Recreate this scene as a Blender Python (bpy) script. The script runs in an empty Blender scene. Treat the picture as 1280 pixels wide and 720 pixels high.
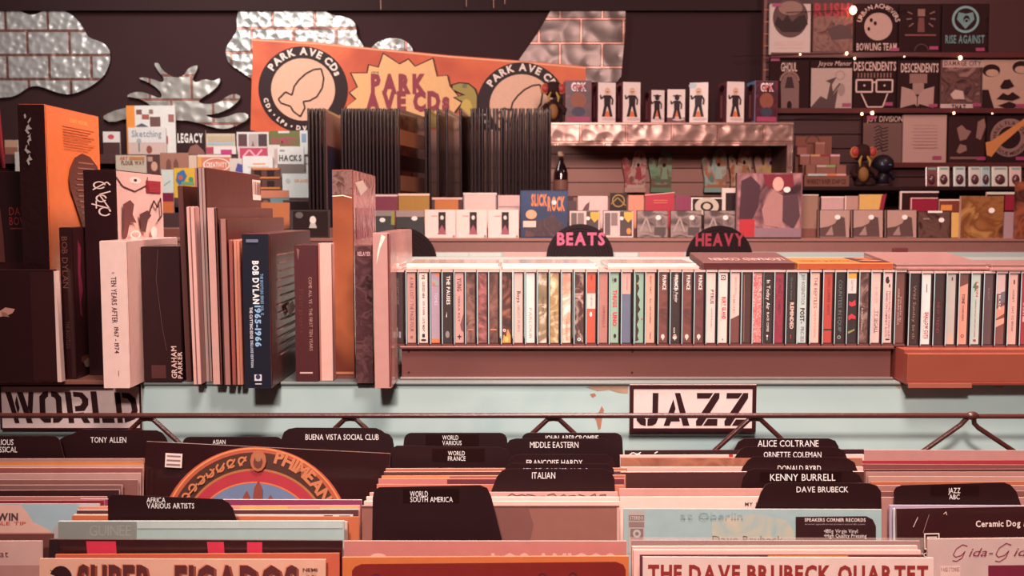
import bpy, bmesh, math, random
from mathutils import Vector, Matrix
random.seed(7)
SC = bpy.context.scene
COL = SC.collection
R = math.radians

# ------------------------------------------------------------------ camera
FPX, PIT, HC = 1244.4, R(4.37), 1.45
cam = bpy.data.cameras.new('camera'); cam.lens = 35.0; cam.sensor_width = 36.0
cam.clip_start = 0.05; cam.clip_end = 60
cam.dof.use_dof = True; cam.dof.focus_distance = 1.40; cam.dof.aperture_fstop = 13
co = bpy.data.objects.new('camera', cam); COL.objects.link(co)
co.location = (0, 0, HC); co.rotation_euler = (R(90) - PIT, 0, 0)
SC.camera = co

# ------------------------------------------------------------------ light
W = bpy.data.worlds.new('world'); SC.world = W; W.use_nodes = True
W.node_tree.nodes['Background'].inputs[0].default_value = (1.0, 0.46, 0.44, 1)
W.node_tree.nodes['Background'].inputs[1].default_value = 0.07

def area(name, loc, aim, size, power, col, sizey=None):
    d = bpy.data.lights.new(name, 'AREA'); d.energy = power; d.color = col
    d.shape = 'RECTANGLE'; d.size = size; d.size_y = sizey or size
    o = bpy.data.objects.new(name, d); COL.objects.link(o); o.location = loc
    o.rotation_euler = (Vector(aim) - Vector(loc)).to_track_quat('-Z', 'Y').to_euler()
    return o
def spot(name, loc, aim, ang, power, col, blend=0.5, rad=0.05):
    d = bpy.data.lights.new(name, 'SPOT'); d.energy = power; d.color = col
    d.spot_size = R(ang); d.spot_blend = blend; d.shadow_soft_size = rad
    o = bpy.data.objects.new(name, d); COL.objects.link(o); o.location = loc
    o.rotation_euler = (Vector(aim) - Vector(loc)).to_track_quat('-Z', 'Y').to_euler()
WARM = (1.0, 0.87, 0.82)
spot('ceiling_spot_counter', (-0.25, -1.4, 3.0), (0.30, 1.40, 1.16), 44, 410, WARM, 0.9, 0.16)
area('ceiling_light_bins', (0.2, 0.35, 3.0), (0.2, 1.2, 1.1), 0.45, 44, (1.0, 0.87, 0.82))
spot('ceiling_spot_cassettes', (0.02, 0.75, 2.95), (0.06, 1.43, 1.35), 11, 90, (1.0, 0.90, 0.80), 0.9, 0.04)
area('ceiling_light_books', (-1.6, 3.9, 3.0), (-1.4, 5.3, 1.6), 0.7, 36, (1.0, 0.97, 0.94))
area('rear_fill_light', (0.3, 1.3, 2.55), (0.5, 4.6, 1.5), 0.6, 95, (1.0, 0.74, 0.68))  # added fill lamp, set low to brighten the mitts shaded by the shelf
area('ceiling_light_wall', (2.3, 3.6, 3.0), (2.1, 5.3, 1.7), 0.6, 17, (1.0, 0.66, 0.60))

vs = SC.view_settings
vs.view_transform = 'Standard'; vs.look = 'None'; vs.exposure = 0.0; vs.gamma = 1.0
vs.use_curve_mapping = False
SC.cycles.use_denoising = True
SC.cycles.max_bounces = 6; SC.cycles.transparent_max_bounces = 16

# ------------------------------------------------------------------ where a pixel's ray meets depth Y
def P(px, py, Y):
    a = (px - 640) / FPX; b = (360 - py) / FPX
    c, s = math.cos(PIT), math.sin(PIT)
    t = Y / (c + b * s)
    return Vector((a * t, Y, HC + t * (-s + b * c)))
def Zp(py, Y): return P(640, py, Y).z
def Xp(px, py, Y): return P(px, py, Y).x

# ------------------------------------------------------------------ materials
_mc = {}
def lin(h):
    if isinstance(h, str):
        h = h.lstrip('#'); h = [int(h[i:i+2], 16) / 255 for i in (0, 2, 4)]
        return tuple(c / 12.92 if c <= .04045 else ((c + .055) / 1.055) ** 2.4 for c in h)
    return tuple(h)
def nn(nt, t, **kw):
    n = nt.nodes.new(t)
    for k, v in kw.items(): setattr(n, k, v)
    return n
def base_mat(key, rough, coat, metal, spec):
    m = bpy.data.materials.new(key); m.use_nodes = True
    b = m.node_tree.nodes['Principled BSDF']
    b.inputs['Roughness'].default_value = rough
    b.inputs['Metallic'].default_value = metal
    b.inputs['Coat Weight'].default_value = coat
    b.inputs['Coat Roughness'].default_value = 0.12
    b.inputs['Specular IOR Level'].default_value = spec
    return m, m.node_tree, b
def bump(nt, b, scale, strength, coat=False, dist=0.002):
    tc = nn(nt, 'ShaderNodeTexCoord'); n = nn(nt, 'ShaderNodeTexNoise')
    n.inputs['Scale'].default_value = scale; n.inputs['Detail'].default_value = 2
    bp = nn(nt, 'ShaderNodeBump'); bp.inputs['Strength'].default_value = strength
    bp.inputs['Distance'].default_value = dist
    nt.links.new(tc.outputs['Object'], n.inputs['Vector'])
    nt.links.new(n.outputs['Fac'], bp.inputs['Height'])
    nt.links.new(bp.outputs['Normal'], b.inputs['Coat Normal' if coat else 'Normal'])
    if coat: nt.links.new(bp.outputs['Normal'], b.inputs['Normal'])
def M(h, r=.55, coat=0, metal=0, spec=.4, var=.10, vs_=60, bmp=0, bs=40):
    """plain surface with a little grain in its colour; coat + bmp = shrink wrap"""
    k = ('M', h, r, coat, metal, spec, var, vs_, bmp, bs)
    if k in _mc: return _mc[k]
    c = lin(h)
    if max(c) < .055: c = (c[0]*.72, c[1]*.55, c[2]*.55); spec = min(spec, .25)      # deep inks and black card
    m, nt, b = base_mat('surface', r, coat, metal, spec)
    tc = nn(nt, 'ShaderNodeTexCoord'); n = nn(nt, 'ShaderNodeTexNoise')
    n.inputs['Scale'].default_value = vs_; n.inputs['Detail'].default_value = 3
    mx = nn(nt, 'ShaderNodeMix', data_type='RGBA')
    mx.inputs[6].default_value = tuple(x * (1 - var) for x in c) + (1,)
    mx.inputs[7].default_value = tuple(min(1, x * (1 + var)) for x in c) + (1,)
    nt.links.new(tc.outputs['Object'], n.inputs['Vector'])
    nt.links.new(n.outputs['Fac'], mx.inputs[0])
    nt.links.new(mx.outputs[2], b.inputs['Base Color'])
    if bmp: bump(nt, b, bs, bmp, True)
    _mc[k] = m; return m
def SW(h, r=.4): return M(h, r, coat=.8, bmp=.22, bs=45)         # shrink wrapped
def ART(cols, scale=30, r=.45, coat=0, bmp=0, seed=0, dist=1.5, wave=False):
    """printed picture: blotches of the given colours"""
    k = ('A', tuple(cols), scale, r, coat, bmp, seed, dist, wave)
    if k in _mc: return _mc[k]
    m, nt, b = base_mat('printed_picture', r, coat, 0, .4)
    tc = nn(nt, 'ShaderNodeTexCoord'); mp = nn(nt, 'ShaderNodeMapping')
    mp.inputs['Location'].default_value = (seed * 3.7, seed * 1.3, seed * 2.1)
    if wave:
        n = nn(nt, 'ShaderNodeTexWave'); n.inputs['Distortion'].default_value = dist * 4
    else:
        n = nn(nt, 'ShaderNodeTexNoise'); n.inputs['Distortion'].default_value = dist
        n.inputs['Detail'].default_value = 3
    n.inputs['Scale'].default_value = scale
    cr = nn(nt, 'ShaderNodeValToRGB'); e = cr.color_ramp.elements
    N = len(cols)
    for i, h in enumerate(cols):
        pos = .32 + .36 * i / max(1, N - 1)
        el = e[i] if i < 2 else e.new(pos)
        el.position = pos; el.color = lin(h) + (1,)
    nt.links.new(tc.outputs['Object'], mp.inputs['Vector'])
    nt.links.new(mp.outputs['Vector'], n.inputs['Vector'])
    nt.links.new(n.outputs[0], cr.inputs[0])
    nt.links.new(cr.outputs[0], b.inputs['Base Color'])
    if bmp: bump(nt, b, 45, bmp, True)
    _mc[k] = m; return m
def CLEAR(h, alpha=.25, r=.08):
    k = ('C', h, alpha, r)
    if k in _mc: return _mc[k]
    m, nt, b = base_mat('clear_plastic', r, 0, 0, .5)
    b.inputs['Base Color'].default_value = lin(h) + (1,)
    tr = nn(nt, 'ShaderNodeBsdfTransparent'); mx = nn(nt, 'ShaderNodeMixShader')
    mx.inputs[0].default_value = alpha
    nt.links.new(tr.outputs[0], mx.inputs[1]); nt.links.new(b.outputs[0], mx.inputs[2])
    nt.links.new(mx.outputs[0], nt.nodes['Material Output'].inputs[0])
    bump(nt, b, 50, .25)
    _mc[k] = m; return m
def GLOW(h, s):
    m, nt, b = base_mat('lit_bulb', .3, 0, 0, .5)
    b.inputs['Base Color'].default_value = lin(h) + (1,)
    b.inputs['Emission Color'].default_value = lin(h) + (1,); b.inputs['Emission Strength'].default_value = s
    return m

# ------------------------------------------------------------------ glyphs of the built-in font, turned into flat polygons once
_gl = {}
def load_glyphs():
    chars = "ABCDEFGHIJKLMNOPQRSTUVWXYZabcdefghijklmnopqrstuvwxyz0123456789-/.,'&•():+"
    dg = bpy.context.evaluated_depsgraph_get()
    for bold in (0, 1, 2, 3):
        obs = []
        for ch in chars:
            cu = bpy.data.curves.new('g', 'FONT'); cu.body = ch; cu.size = 1
            cu.resolution_u = 2; cu.offset = (0, .018, .04, .065)[bold]
            o = bpy.data.objects.new('g', cu); COL.objects.link(o); obs.append((ch, o))
        bpy.context.view_layer.update(); dg.update()
        for ch, o in obs:
            me = o.evaluated_get(dg).to_mesh()
            vv = [(v.co.x, v.co.y) for v in me.vertices]
            ff = [tuple(p.vertices) for p in me.polygons]
            x0 = min([v[0] for v in vv] or [0]); x1 = max([v[0] for v in vv] or [.3])
            _gl[(ch, bold)] = ([(x - x0, y) for x, y in vv], ff, x1 - x0)
            o.evaluated_get(dg).to_mesh_clear()
        for ch, o in obs:
            cu = o.data; bpy.data.objects.remove(o); bpy.data.curves.remove(cu)
load_glyphs()
def layout(s, bold=0, gap=.09):
    out, x = [], 0
    for ch in s:
        if ch == ' ': x += .32; continue
        g = _gl.get((ch, bold)) or _gl[('-', bold)]
        out.append((g, x)); x += g[2] + gap
    return out, max(x - gap, .01)

# ------------------------------------------------------------------ mesh builder: one G = one mesh object
class G:
    def __init__(s): s.v, s.f, s.mi, s.mats, s.sm = [], [], [], [], []
    def m(s, mat):
        if mat not in s.mats: s.mats.append(mat)
        return s.mats.index(mat)
    def add(s, vs_, fs, mat, smooth=False):
        o = len(s.v); i = s.m(mat); s.v += [tuple(v) for v in vs_]
        for f in fs: s.f.append(tuple(a + o for a in f)); s.mi.append(i); s.sm.append(smooth)
        return s
    def box(s, x0, x1, y0, y1, z0, z1, mat, top=None, front=None, right=None, left=None):
        v = [(x0,y0,z0),(x1,y0,z0),(x1,y1,z0),(x0,y1,z0),(x0,y0,z1),(x1,y0,z1),(x1,y1,z1),(x0,y1,z1)]
        F = [((0,3,2,1),None),((4,5,6,7),top),((0,1,5,4),front),((2,3,7,6),None),((1,2,6,5),right),((3,0,4,7),left)]
        o = len(s.v); s.v += v
        for f, mm in F:
            s.f.append(tuple(a + o for a in f)); s.mi.append(s.m(mm or mat)); s.sm.append(False)
        return s
    def cbox(s, x0, x1, y0, y1, z0, z1, mat, c=.002):
        """box with chamfered edges"""
        bm = bmesh.new(); bmesh.ops.create_cube(bm, size=1)
        for v in bm.verts:
            v.co = ((x0+x1)/2 + v.co.x*(x1-x0), (y0+y1)/2 + v.co.y*(y1-y0), (z0+z1)/2 + v.co.z*(z1-z0))
        bmesh.ops.bevel(bm, geom=bm.edges[:], offset=c, segments=2, affect='EDGES', profile=.5)
        return s.bm(bm, mat)
    def bm(s, bm, mat, smooth=False):
        bm.verts.index_update()
        s.add([v.co[:] for v in bm.verts], [tuple(v.index for v in f.verts) for f in bm.faces], mat, smooth)
        bm.free(); return s
    def ball(s, c, rad, mat, seg=16):
        bm = bmesh.new(); bmesh.ops.create_uvsphere(bm, u_segments=seg, v_segments=max(6, seg // 2), radius=1)
        rad = rad if isinstance(rad, (tuple, list)) else (rad,) * 3
        for v in bm.verts: v.co = (c[0]+v.co.x*rad[0], c[1]+v.co.y*rad[1], c[2]+v.co.z*rad[2])
        return s.bm(bm, mat, True)
    def tube(s, pts, rad, mat, n=10, caps=True):
        pts = [Vector(p) for p in pts]; rings = []
        rads = rad if isinstance(rad, (list, tuple)) else [rad] * len(pts)
        up = Vector((0.13, 0.31, 0.94))
        for i, p in enumerate(pts):
            t = (pts[min(i+1, len(pts)-1)] - pts[max(i-1, 0)]).normalized()
            a = t.cross(up)
            if a.length < .05: a = t.cross(Vector((1, 0, 0)))
            a.normalize(); b = t.cross(a)
            rings.append([p + a*math.cos(2*math.pi*k/n)*rads[i] + b*math.sin(2*math.pi*k/n)*rads[i] for k in range(n)])
        vs_ = [v for r_ in rings for v in r_]; fs = []
        for i in range(len(pts)-1):
            for k in range(n):
                fs.append((i*n+k, i*n+(k+1) % n, (i+1)*n+(k+1) % n, (i+1)*n+k))
        s.add(vs_, fs, mat, True)
        if caps:
            s.add(rings[0], [tuple(range(n))], mat); s.add(rings[-1], [tuple(reversed(range(n)))], mat)
        return s
    def lathe(s, prof, c, mat, n=20):
        vs_, fs = [], []
        for r_, z in prof:
            for k in range(n): vs_.append((c[0]+r_*math.cos(2*math.pi*k/n), c[1]+r_*math.sin(2*math.pi*k/n), c[2]+z))
        for i in range(len(prof)-1):
            for k in range(n): fs.append((i*n+k, i*n+(k+1) % n, (i+1)*n+(k+1) % n, (i+1)*n+k))
        return s.add(vs_, fs, mat, True)
    def prism(s, pts, y0, y1, mat, edge=None):
        """outline in x,z with a thickness along y"""
        n = len(pts); A = sum(pts[i][0]*pts[(i+1) % n][1]-pts[(i+1) % n][0]*pts[i][1] for i in range(n))
        if A < 0: pts = pts[::-1]
        vs_ = [(x, y0, z) for x, z in pts] + [(x, y1, z) for x, z in pts]
        s.add(vs_, [tuple(range(n)), tuple(range(2*n-1, n-1, -1))], mat)
        s.add(vs_, [(i, i+n, (i+1) % n+n, (i+1) % n) for i in range(n)], edge or mat)
        return s
    def build(s, name, parent=None, loc=None, rot=None, bevel=0):
        me = bpy.data.meshes.new(name); me.from_pydata(s.v, [], s.f)
        for mt in s.mats: me.materials.append(mt)
        me.polygons.foreach_set('material_index', s.mi); me.polygons.foreach_set('use_smooth', s.sm)
        me.update()
        o = bpy.data.objects.new(name, me); COL.objects.link(o)
        if parent: o.parent = parent
        if loc is not None: o.location = loc
        if rot is not None: o.rotation_euler = rot
        if bevel:
            b = o.modifiers.new('edge', 'BEVEL'); b.width = bevel; b.segments = 2; b.limit_method = 'ANGLE'
        return o

class Fr:
    """a flat face of a thing that carries print: every call lies a hair above the one before"""
    def __init__(s, g, o, u, v, n, px=None, lift=.0003, step=.00025, kx=1, ky=1):
        s.g, s.o, s.u, s.v, s.n = g, Vector(o), Vector(u), Vector(v), Vector(n)
        s.l, s.step, s.px, s.kx, s.ky = lift, step, px, kx, ky
    def pt(s, a, b, l):
        if s.px: a, b = (a - s.px[0]) * s.kx, (s.px[1] - b) * s.ky
        return s.o + s.u*a + s.v*b + s.n*l
    def up(s): s.l += s.step; return s.l
    def poly(s, pts, mat, l=None):
        l = l or s.up(); w = [s.pt(a, b, l) for a, b in pts]
        nrm = Vector((0, 0, 0))
        for i in range(len(w)): nrm += (w[i]-w[0]).cross(w[(i+1) % len(w)]-w[0])
        if nrm.dot(s.n) < 0: w = w[::-1]
        s.g.add(w, [tuple(range(len(w)))], mat); return s
    def rect(s, a0, b0, a1, b1, mat): return s.poly([(a0,b0),(a1,b0),(a1,b1),(a0,b1)], mat)
    def disc(s, a, b, r, mat, rb=None, n=28):
        rb = rb or r
        return s.poly([(a+r*math.cos(2*math.pi*k/n), b+rb*math.sin(2*math.pi*k/n)) for k in range(n)], mat)
    def ring(s, a, b, r0, r1, mat, t0=0, t1=360, n=36, rb=1):
        l = s.up()
        for k in range(n):
            p, q = R(t0+(t1-t0)*k/n), R(t0+(t1-t0)*(k+1)/n)
            s.poly([(a+r0*math.cos(p), b-r0*rb*math.sin(p)), (a+r1*math.cos(p), b-r1*rb*math.sin(p)),
                    (a+r1*math.cos(q), b-r1*rb*math.sin(q)), (a+r0*math.cos(q), b-r0*rb*math.sin(q))], mat, l)
        return s
    def line(s, pts, w, mat, l=None):
        l = l or s.up()
        for (a, b), (c, d) in zip(pts, pts[1:]):
            L = math.hypot(c-a, d-b) or 1; x, y = -(d-b)/L*w/2, (c-a)/L*w/2
            s.poly([(a+x,b+y),(c+x,d+y),(c-x,d-y),(a-x,b-y)], mat, l)
        return s
    def glyphs(s, lay, fn, mat, l):
        for (vv, ff, w), x in lay:
            pts = [s.pt(*fn(a + x, b), l) for a, b in vv]
            if ff and pts:
                f = ff[0]; nv = (pts[f[1]]-pts[f[0]]).cross(pts[f[2]]-pts[f[0]])
                if nv.dot(s.n) < 0: ff = [q[::-1] for q in ff]
            s.g.add(pts, ff, mat)
    def text(s, t, a0, b0, a1, b1, mat, rot=0, bold=0, slant=0, l=None):
        """fills the box a0..a1, b0(top)..b1(bottom) in the frame's units; rot 90 reads upward, -90 reads downward"""
        lay, w = layout(t, bold); h = .70
        if rot == 0: fn = lambda x, y: (a0 + x/w*(a1-a0) + slant*y/h*(a1-a0)/w, b1 + y/h*(b0-b1))
        elif rot == -90: fn = lambda x, y: (a0 + y/h*(a1-a0), b0 + x/w*(b1-b0))
        else: fn = lambda x, y: (a1 + y/h*(a0-a1), b1 + x/w*(b0-b1))
        s.glyphs(lay, fn, mat, l or s.up()); return s
    def arc(s, t, a, b, r, size, t0, t1, mat, bold=1, inward=False):
        """text along a circle of radius r from angle t0 to t1 (degrees, counter-clockwise from +a, b measured down)"""
        lay, w = layout(t, bold); l = s.up()
        for g, x in lay:
            q = R(t0 + (t1-t0)*(x+g[2]/2)/w); hw = g[2]/2; k = size
            er = (math.cos(q), -math.sin(q)); et = (math.sin(q), math.cos(q))
            if inward: er2, et2 = (-er[0], -er[1]), (-et[0], -et[1])
            else: er2, et2 = er, et
            fn = lambda x_, y_: (a + er[0]*r + et2[0]*(x_-hw)*k + er2[0]*y_*k, b + er[1]*r + et2[1]*(x_-hw)*k + er2[1]*y_*k)
            s.glyphs([(g, 0)], fn, mat, l)
        return s

# ------------------------------------------------------------------ things
def tag(o, label, cat, group=None):
    o['label'] = label; o['category'] = cat
    if group: o['group'] = group
    return o
def thing(name, label, cat, loc=(0,0,0), rot=(0,0,0), group=None):
    o = bpy.data.objects.new(name, None); COL.objects.link(o)
    o.empty_display_size = .05; o.location = loc; o.rotation_euler = rot
    return tag(o, label, cat, group)
def struct(g, name):
    o = g.build(name); o['kind'] = 'structure'; return o

def face_on(x0, y0, x1, y1, Y, zb=None):
    """size and base point of an upright thing whose front fills this part of the view at depth Y"""
    a, b = P(x0, (y0+y1)/2, Y), P(x1, (y0+y1)/2, Y)
    zt, z0 = Zp(y0, Y), Zp(y1, Y)
    if zb is not None: z0 = zb
    return Vector(((a.x+b.x)/2, Y, z0)), b.x-a.x, zt-z0, (b.x-a.x)/(x1-x0), (zt-Zp(y1, Y))/(y1-y0)
def frame_on(g, w, h, px, kx, ky, y=0, lift=.0003, step=.00025):
    return Fr(g, (-w/2, y, h), (1,0,0), (0,0,1), (0,-1,0), px=px, kx=kx, ky=ky, lift=lift, step=step)
def card(name, label, cat, x0, y0, x1, y1, Y, t, mat, art=None, group=None, zb=None, edge=None, rotz=0, lean=0, tri=None):
    """a flat-fronted thing (book, case, box) that shows its front; its print is part of its skin"""
    loc, w, h, kx, ky = face_on(x0, y0, x1, y1, Y, zb)
    g = G(); g.box(-w/2, w/2, 0, t, 0, h, edge or mat, front=mat)
    if art: art(frame_on(g, w, h, (x0, y0), kx, ky, step=.0006, lift=.0006))
    o = g.build(name, None, loc, (-lean, 0, rotz))
    return tag(o, label, cat, group)
# ------------------------------------------------------------------ palette
BLK = M('33181a', .5); INK = M('2c1416', .6); CREAM = M('f0cdbf', .6); PINK = M('d8a294', .6); ROSE = M('b98078', .6)
WHITE = M('f4e2d8', .55); RED = M('b3202f', .5); CRIM = M('8e1a30', .5); ORANGE = M('e2703c', .5); TEAL = M('a3b5b0', .5)
MAROON = M('5a2422', .55); BROWN = M('7a443c', .55); TAN = M('b8876c', .6); GREY = M('8d8684', .55); OCHRE = M('b5803c', .6)
DIV = M('2c1214', .42, vs_=12, var=.12); LET = M('eadcd6', .6)

# ------------------------------------------------------------------ setting
wallm = M('412c2e', .85, var=.06, vs_=3)
g = G(); g.box(-6, 6, 5.45, 5.6, 0, 4.0, wallm); struct(g, 'wall_back')
g = G(); g.box(-6, 6, -1.5, 5.45, -.1, 0, M('4a3230', .5, var=.2, vs_=2)); struct(g, 'floor')
g = G(); g.box(-6, 6, 5.40, 5.45, Zp(13, 5.4), Zp(-6, 5.4) + .3, M('362426', .8)); struct(g, 'trim_1')

# ------------------------------------------------------------------ near counter
ZC = Zp(477, 1.40)                                   # counter top
blue = M('b4c0ba', .5, var=.05, vs_=4)
def paint_mat(): return ART(['a3b8b6', 'b4c4bf', 'aebfba'], 5, .5, 0, 0, 2, .6)
cnt = thing('display_counter', 'light blue painted counter carrying the box sets and cassettes', 'counter', (0, 1.40, 0))
g = G(); g.box(-1.5, 1.5, 0, .02, .02, ZC - .0055, paint_mat()); pn = g.build('front_panel', cnt)
g = G(); fr = Fr(g, (0, 0, ZC), (1,0,0), (0,0,1), (0,-1,0), px=(640, 477), kx=1.4/1240, ky=1.4/1240, lift=.0003)
wr, wr2 = M('b08a72', .6, var=.2, vs_=40), M('a87058', .6)
for pl_ in ([(733,484),(745,482),(786,481),(786,492),(774,491),(762,487),(748,489)], [(738,493),(744,491.5),(746,495),(741,497)], [(753,508),(756,513),(754,522),(752,536),(749,538),(746,526),(743,522),(750,515)], [(546,480),(556,479.5),(552,483)], [(1120,481),(1132,481),(1128,486)], [(1244,481),(1262,481),(1256,485),(1247,484)]):
    fr.poly(pl_, wr2 if pl_[0][1] > 490 else wr, .0004)
g.build('paint_wear_print', pn)
g = G(); g.cbox(-1.5, 1.5, -.004, .52, ZC - .005, ZC, M('6c6f6b', .55)); g.build('counter_top', cnt)
g = G(); g.box(-1.5, 1.5, .50, .52, .02, ZC - .012, blue); g.build('back_panel', cnt)
for sx in (-1.5, 1.48):
    g = G(); g.box(sx, sx + .02, .02, .50, .02, ZC - .012, blue); g.build('side_panel', cnt)

# thin brown board under the leftmost sets
loc = P(140, 480, 1.385)
ZB = ZC + .006
g = G(); g.cbox(-.36, 0, 0, .3, 0, .006, M('7d4a3d', .5), .001)
tag(g.build('shelf_board', None, (loc.x, 1.375, ZC)), 'thin brown board lying under the dark box sets at far left', 'board')

# ------------------------------------------------------------------ section signs
def sign(label, px, Y, letters, z, off, cw, frame):
    loc, w, h, kx, ky = face_on(*px, Y)
    t = thing('section_sign', label, 'sign', loc, (0, 0, 0), 'stencilled section signs on the counter')
    g = G(); g.box(-w/2, w/2, 0, .003, 0, h, M(cw, .6)); g.build('board', t)
    fm = M('42191c', .5); g = G(); b = frame
    for x0, x1, z0, z1 in ((-w/2, w/2, h-b, h), (-w/2, w/2, 0, b), (-w/2, -w/2+b, b, h-b), (w/2-b, w/2, b, h-b)):
        g.box(x0, x1, -.0012, -.0001, z0, z1, fm)
    g.build('border', t)
    g = G(); fr = frame_on(g, w, h, (px[0], px[1]), kx, ky)
    for pl in letters: fr.poly([(off[0] + a/z, off[1] + b_/z) for a, b_ in pl], M('3a181b', .6), .0006)
    g.build('lettering', t)
JAZZ = [[(253,150),(305,150),(302,380),(285,420),(255,438),(208,442),(210,380),(240,372),(252,340)],
 [(105,328),(160,328),(165,360),(195,385),(195,443),(150,432),(115,395)],
 [(437,205),(458,290),(405,440),(353,440)], [(450,150),(497,150),(583,440),(525,440)], [(430,370),(490,370),(498,402),(418,402)],
 [(645,150),(790,150),(757,198),(647,198)], [(803,150),(847,150),(845,195),(692,440),(642,440),(640,400)], [(745,380),(832,380),(830,440),(705,440)],
 [(910,150),(1050,150),(1015,198),(908,198)], [(1058,150),(1102,150),(1100,195),(945,440),(895,440),(893,400)], [(995,385),(1085,385),(1085,440),(960,440)]]
WORLD = [[(37,148),(72,148),(118,338),(90,338)], [(108,148),(145,148),(200,338),(165,338)], [(106,165),(122,245),(110,282),(94,215)], [(180,148),(210,148),(196,315),(172,240)],
 [(300,142),(270,147),(245,175),(245,310),(270,335),(312,335),(312,308),(290,303),(280,288),(280,192),(290,180),(300,174)],
 [(318,142),(355,148),(380,178),(385,310),(360,334),(325,336),(325,310),(342,303),(348,290),(346,195),(336,180),(318,174)],
 [(402,147),(440,147),(455,337),(422,337)], [(452,145),(510,150),(545,188),(545,225),(520,262),(465,265),(462,235),(495,230),(508,212),(505,192),(490,178),(455,175)], [(478,275),(515,272),(555,337),(515,337)],
 [(560,143),(597,143),(613,337),(575,337)], [(625,300),(700,300),(705,337),(630,337)],
 [(707,150),(742,150),(755,337),(722,337)], [(752,150),(800,155),(838,190),(848,260),(832,312),(768,337),(764,305),(798,290),(812,260),(806,212),(788,188),(756,182)]]
sign('white JAZZ sign with dark border on the blue counter front', (787, 481, 945, 540), 1.394, JAZZ, 7.11, (780, 470), 'e8c8c0', .0055)
sign('pale WORLD sign under the white box set, crossed by the rail', (0, 481, 177, 537), 1.394, WORLD, 4.923, (0, 460), 'dfc0ba', .0025)

# ------------------------------------------------------------------ wire truss rail behind the records
rodm = M('4c211c', .35, spec=.6, vs_=80, var=.25, bmp=.2, bs=200)
YR = 1.335; zr = Zp(519.5, YR)
rail = thing('truss_rail', 'brown wire truss rail running along behind the records', 'rail', (0, YR, 0))
xj = Xp(1215, 520, YR)
rr = .0036
g = G(); g.tube([(-1.2, 0, zr), (xj, 0, zr)], rr, rodm, 12); g.build('rod', rail)
g = G(); g.tube([(xj + .004, 0, zr - .001), (1.2, 0, zr - .001)], rr*.9, rodm, 12); g.build('rod', rail)
g = G(); g.ball((xj, -.001, zr), (.009, .0055, .0058), rodm); g.build('weld', rail)
pk = [182, 437, 692, 945]; dz = .118; hw = .137
def brace(pts):
    g = G(); g.tube(pts, rr*.95, rodm, 10); g.build('brace', rail)
for p in pk:
    x = Xp(p, 524, YR); z1 = zr - .0055
    brace([(x - hw + .01, .0065, zr - dz), (x - .02, .0065, z1 - .0125), (x - .008, .0065, z1 - .0012), (x, .0065, z1), (x + .008, .0065, z1 - .0012), (x + .02, .0065, z1 - .0125), (x + hw - .01, .0065, zr - dz)])
brace([(xj - .15, .0065, zr - .115), (xj - .012, .0065, zr - .014), (xj - .004, .004, zr - .003)])
brace([(xj + .16, .0065, zr - .115), (xj + .012, .0065, zr - .018), (xj + .006, .0055, zr - .012), (xj + .004, .004, zr - .003)])
g = G(); g.tube([(-1.2, 0.006, zr - dz - .003), (1.2, 0.006, zr - dz - .003)], rr, rodm, 12); g.build('rod', rail)
for x in (-1.15, 1.15):
    g = G(); g.tube([(x, 0, zr), (x, 0, .0)], rr*1.3, rodm, 10); g.build('post', rail)

# ------------------------------------------------------------------ cassette risers
zk = Zp(433, 1.41)                                    # cassettes stand here
x0, x1 = Xp(500, 450, 1.415), Xp(1116.5, 450, 1.415)
t = thing('riser_channel', 'long brown metal channel that the main cassette row stands on', 'riser', ((x0+x1)/2, 1.412, ZC))
h = zk - ZC; w = x1 - x0
mm = M('7c4c46', .38, metal=.3, vs_=6, var=.18, spec=.5)
g = G(); g.cbox(-w/2, w/2, 0, .09, h - .004, h, mm, .001); g.build('top_plate', t)
g = G(); g.box(-w/2 + .002, w/2 - .002, .008, .0095, .004, h - .004, mm); fp = g.build('face_plate', t)
g = G(); g.cbox(-w/2, w/2, 0, .09, 0, .004, M('7a6a66', .4, metal=.4), .001); g.build('bottom_flange', t)
for sx in (-w/2 + .004, 0, w/2 - .008):
    g = G(); g.box(sx, sx + .003, .012, .088, .004, h - .004, mm); g.build('end_plate', t)
for sx in (-w/2 + .012, -.02):
    for zz in (.010, h - .009):
        g = G(); g.ball((sx, .0078, zz), .0014, BLK, 8); g.build('screw', fp)
YK2 = 1.405; zk2 = Zp(434.8, YK2); YRB = 1.372
xa = Xp(1134, 460, YRB)
t = thing('riser_box', 'orange red wooden riser under the right hand cassettes', 'riser', (xa, YRB, ZC))
h2 = zk2 - ZC; wm = M('8a4230', .5, var=.16, vs_=9)
g = G(); g.cbox(.0, .36, -.0005, .012, .004, h2 - .004, wm, .0008); g.build('front_board', t)
g = G(); g.box(0, .36, .012, .10, h2 - .004, h2, wm); g.build('top_board', t)
g = G(); g.box(0, .008, .012, .10, .004, h2 - .004, M('8a3c30', .5)); g.build('side_board', t)
g = G(); g.cbox(-.0005, .36, -.004, .10, 0, .004, M('743428', .5), .0008); g.build('base_board', t)
g = G(); g.box(0, .088, -.006, -.0041, -.003, .003, M('9a5442', .5)); g.build('edge_strip', t)

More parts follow.
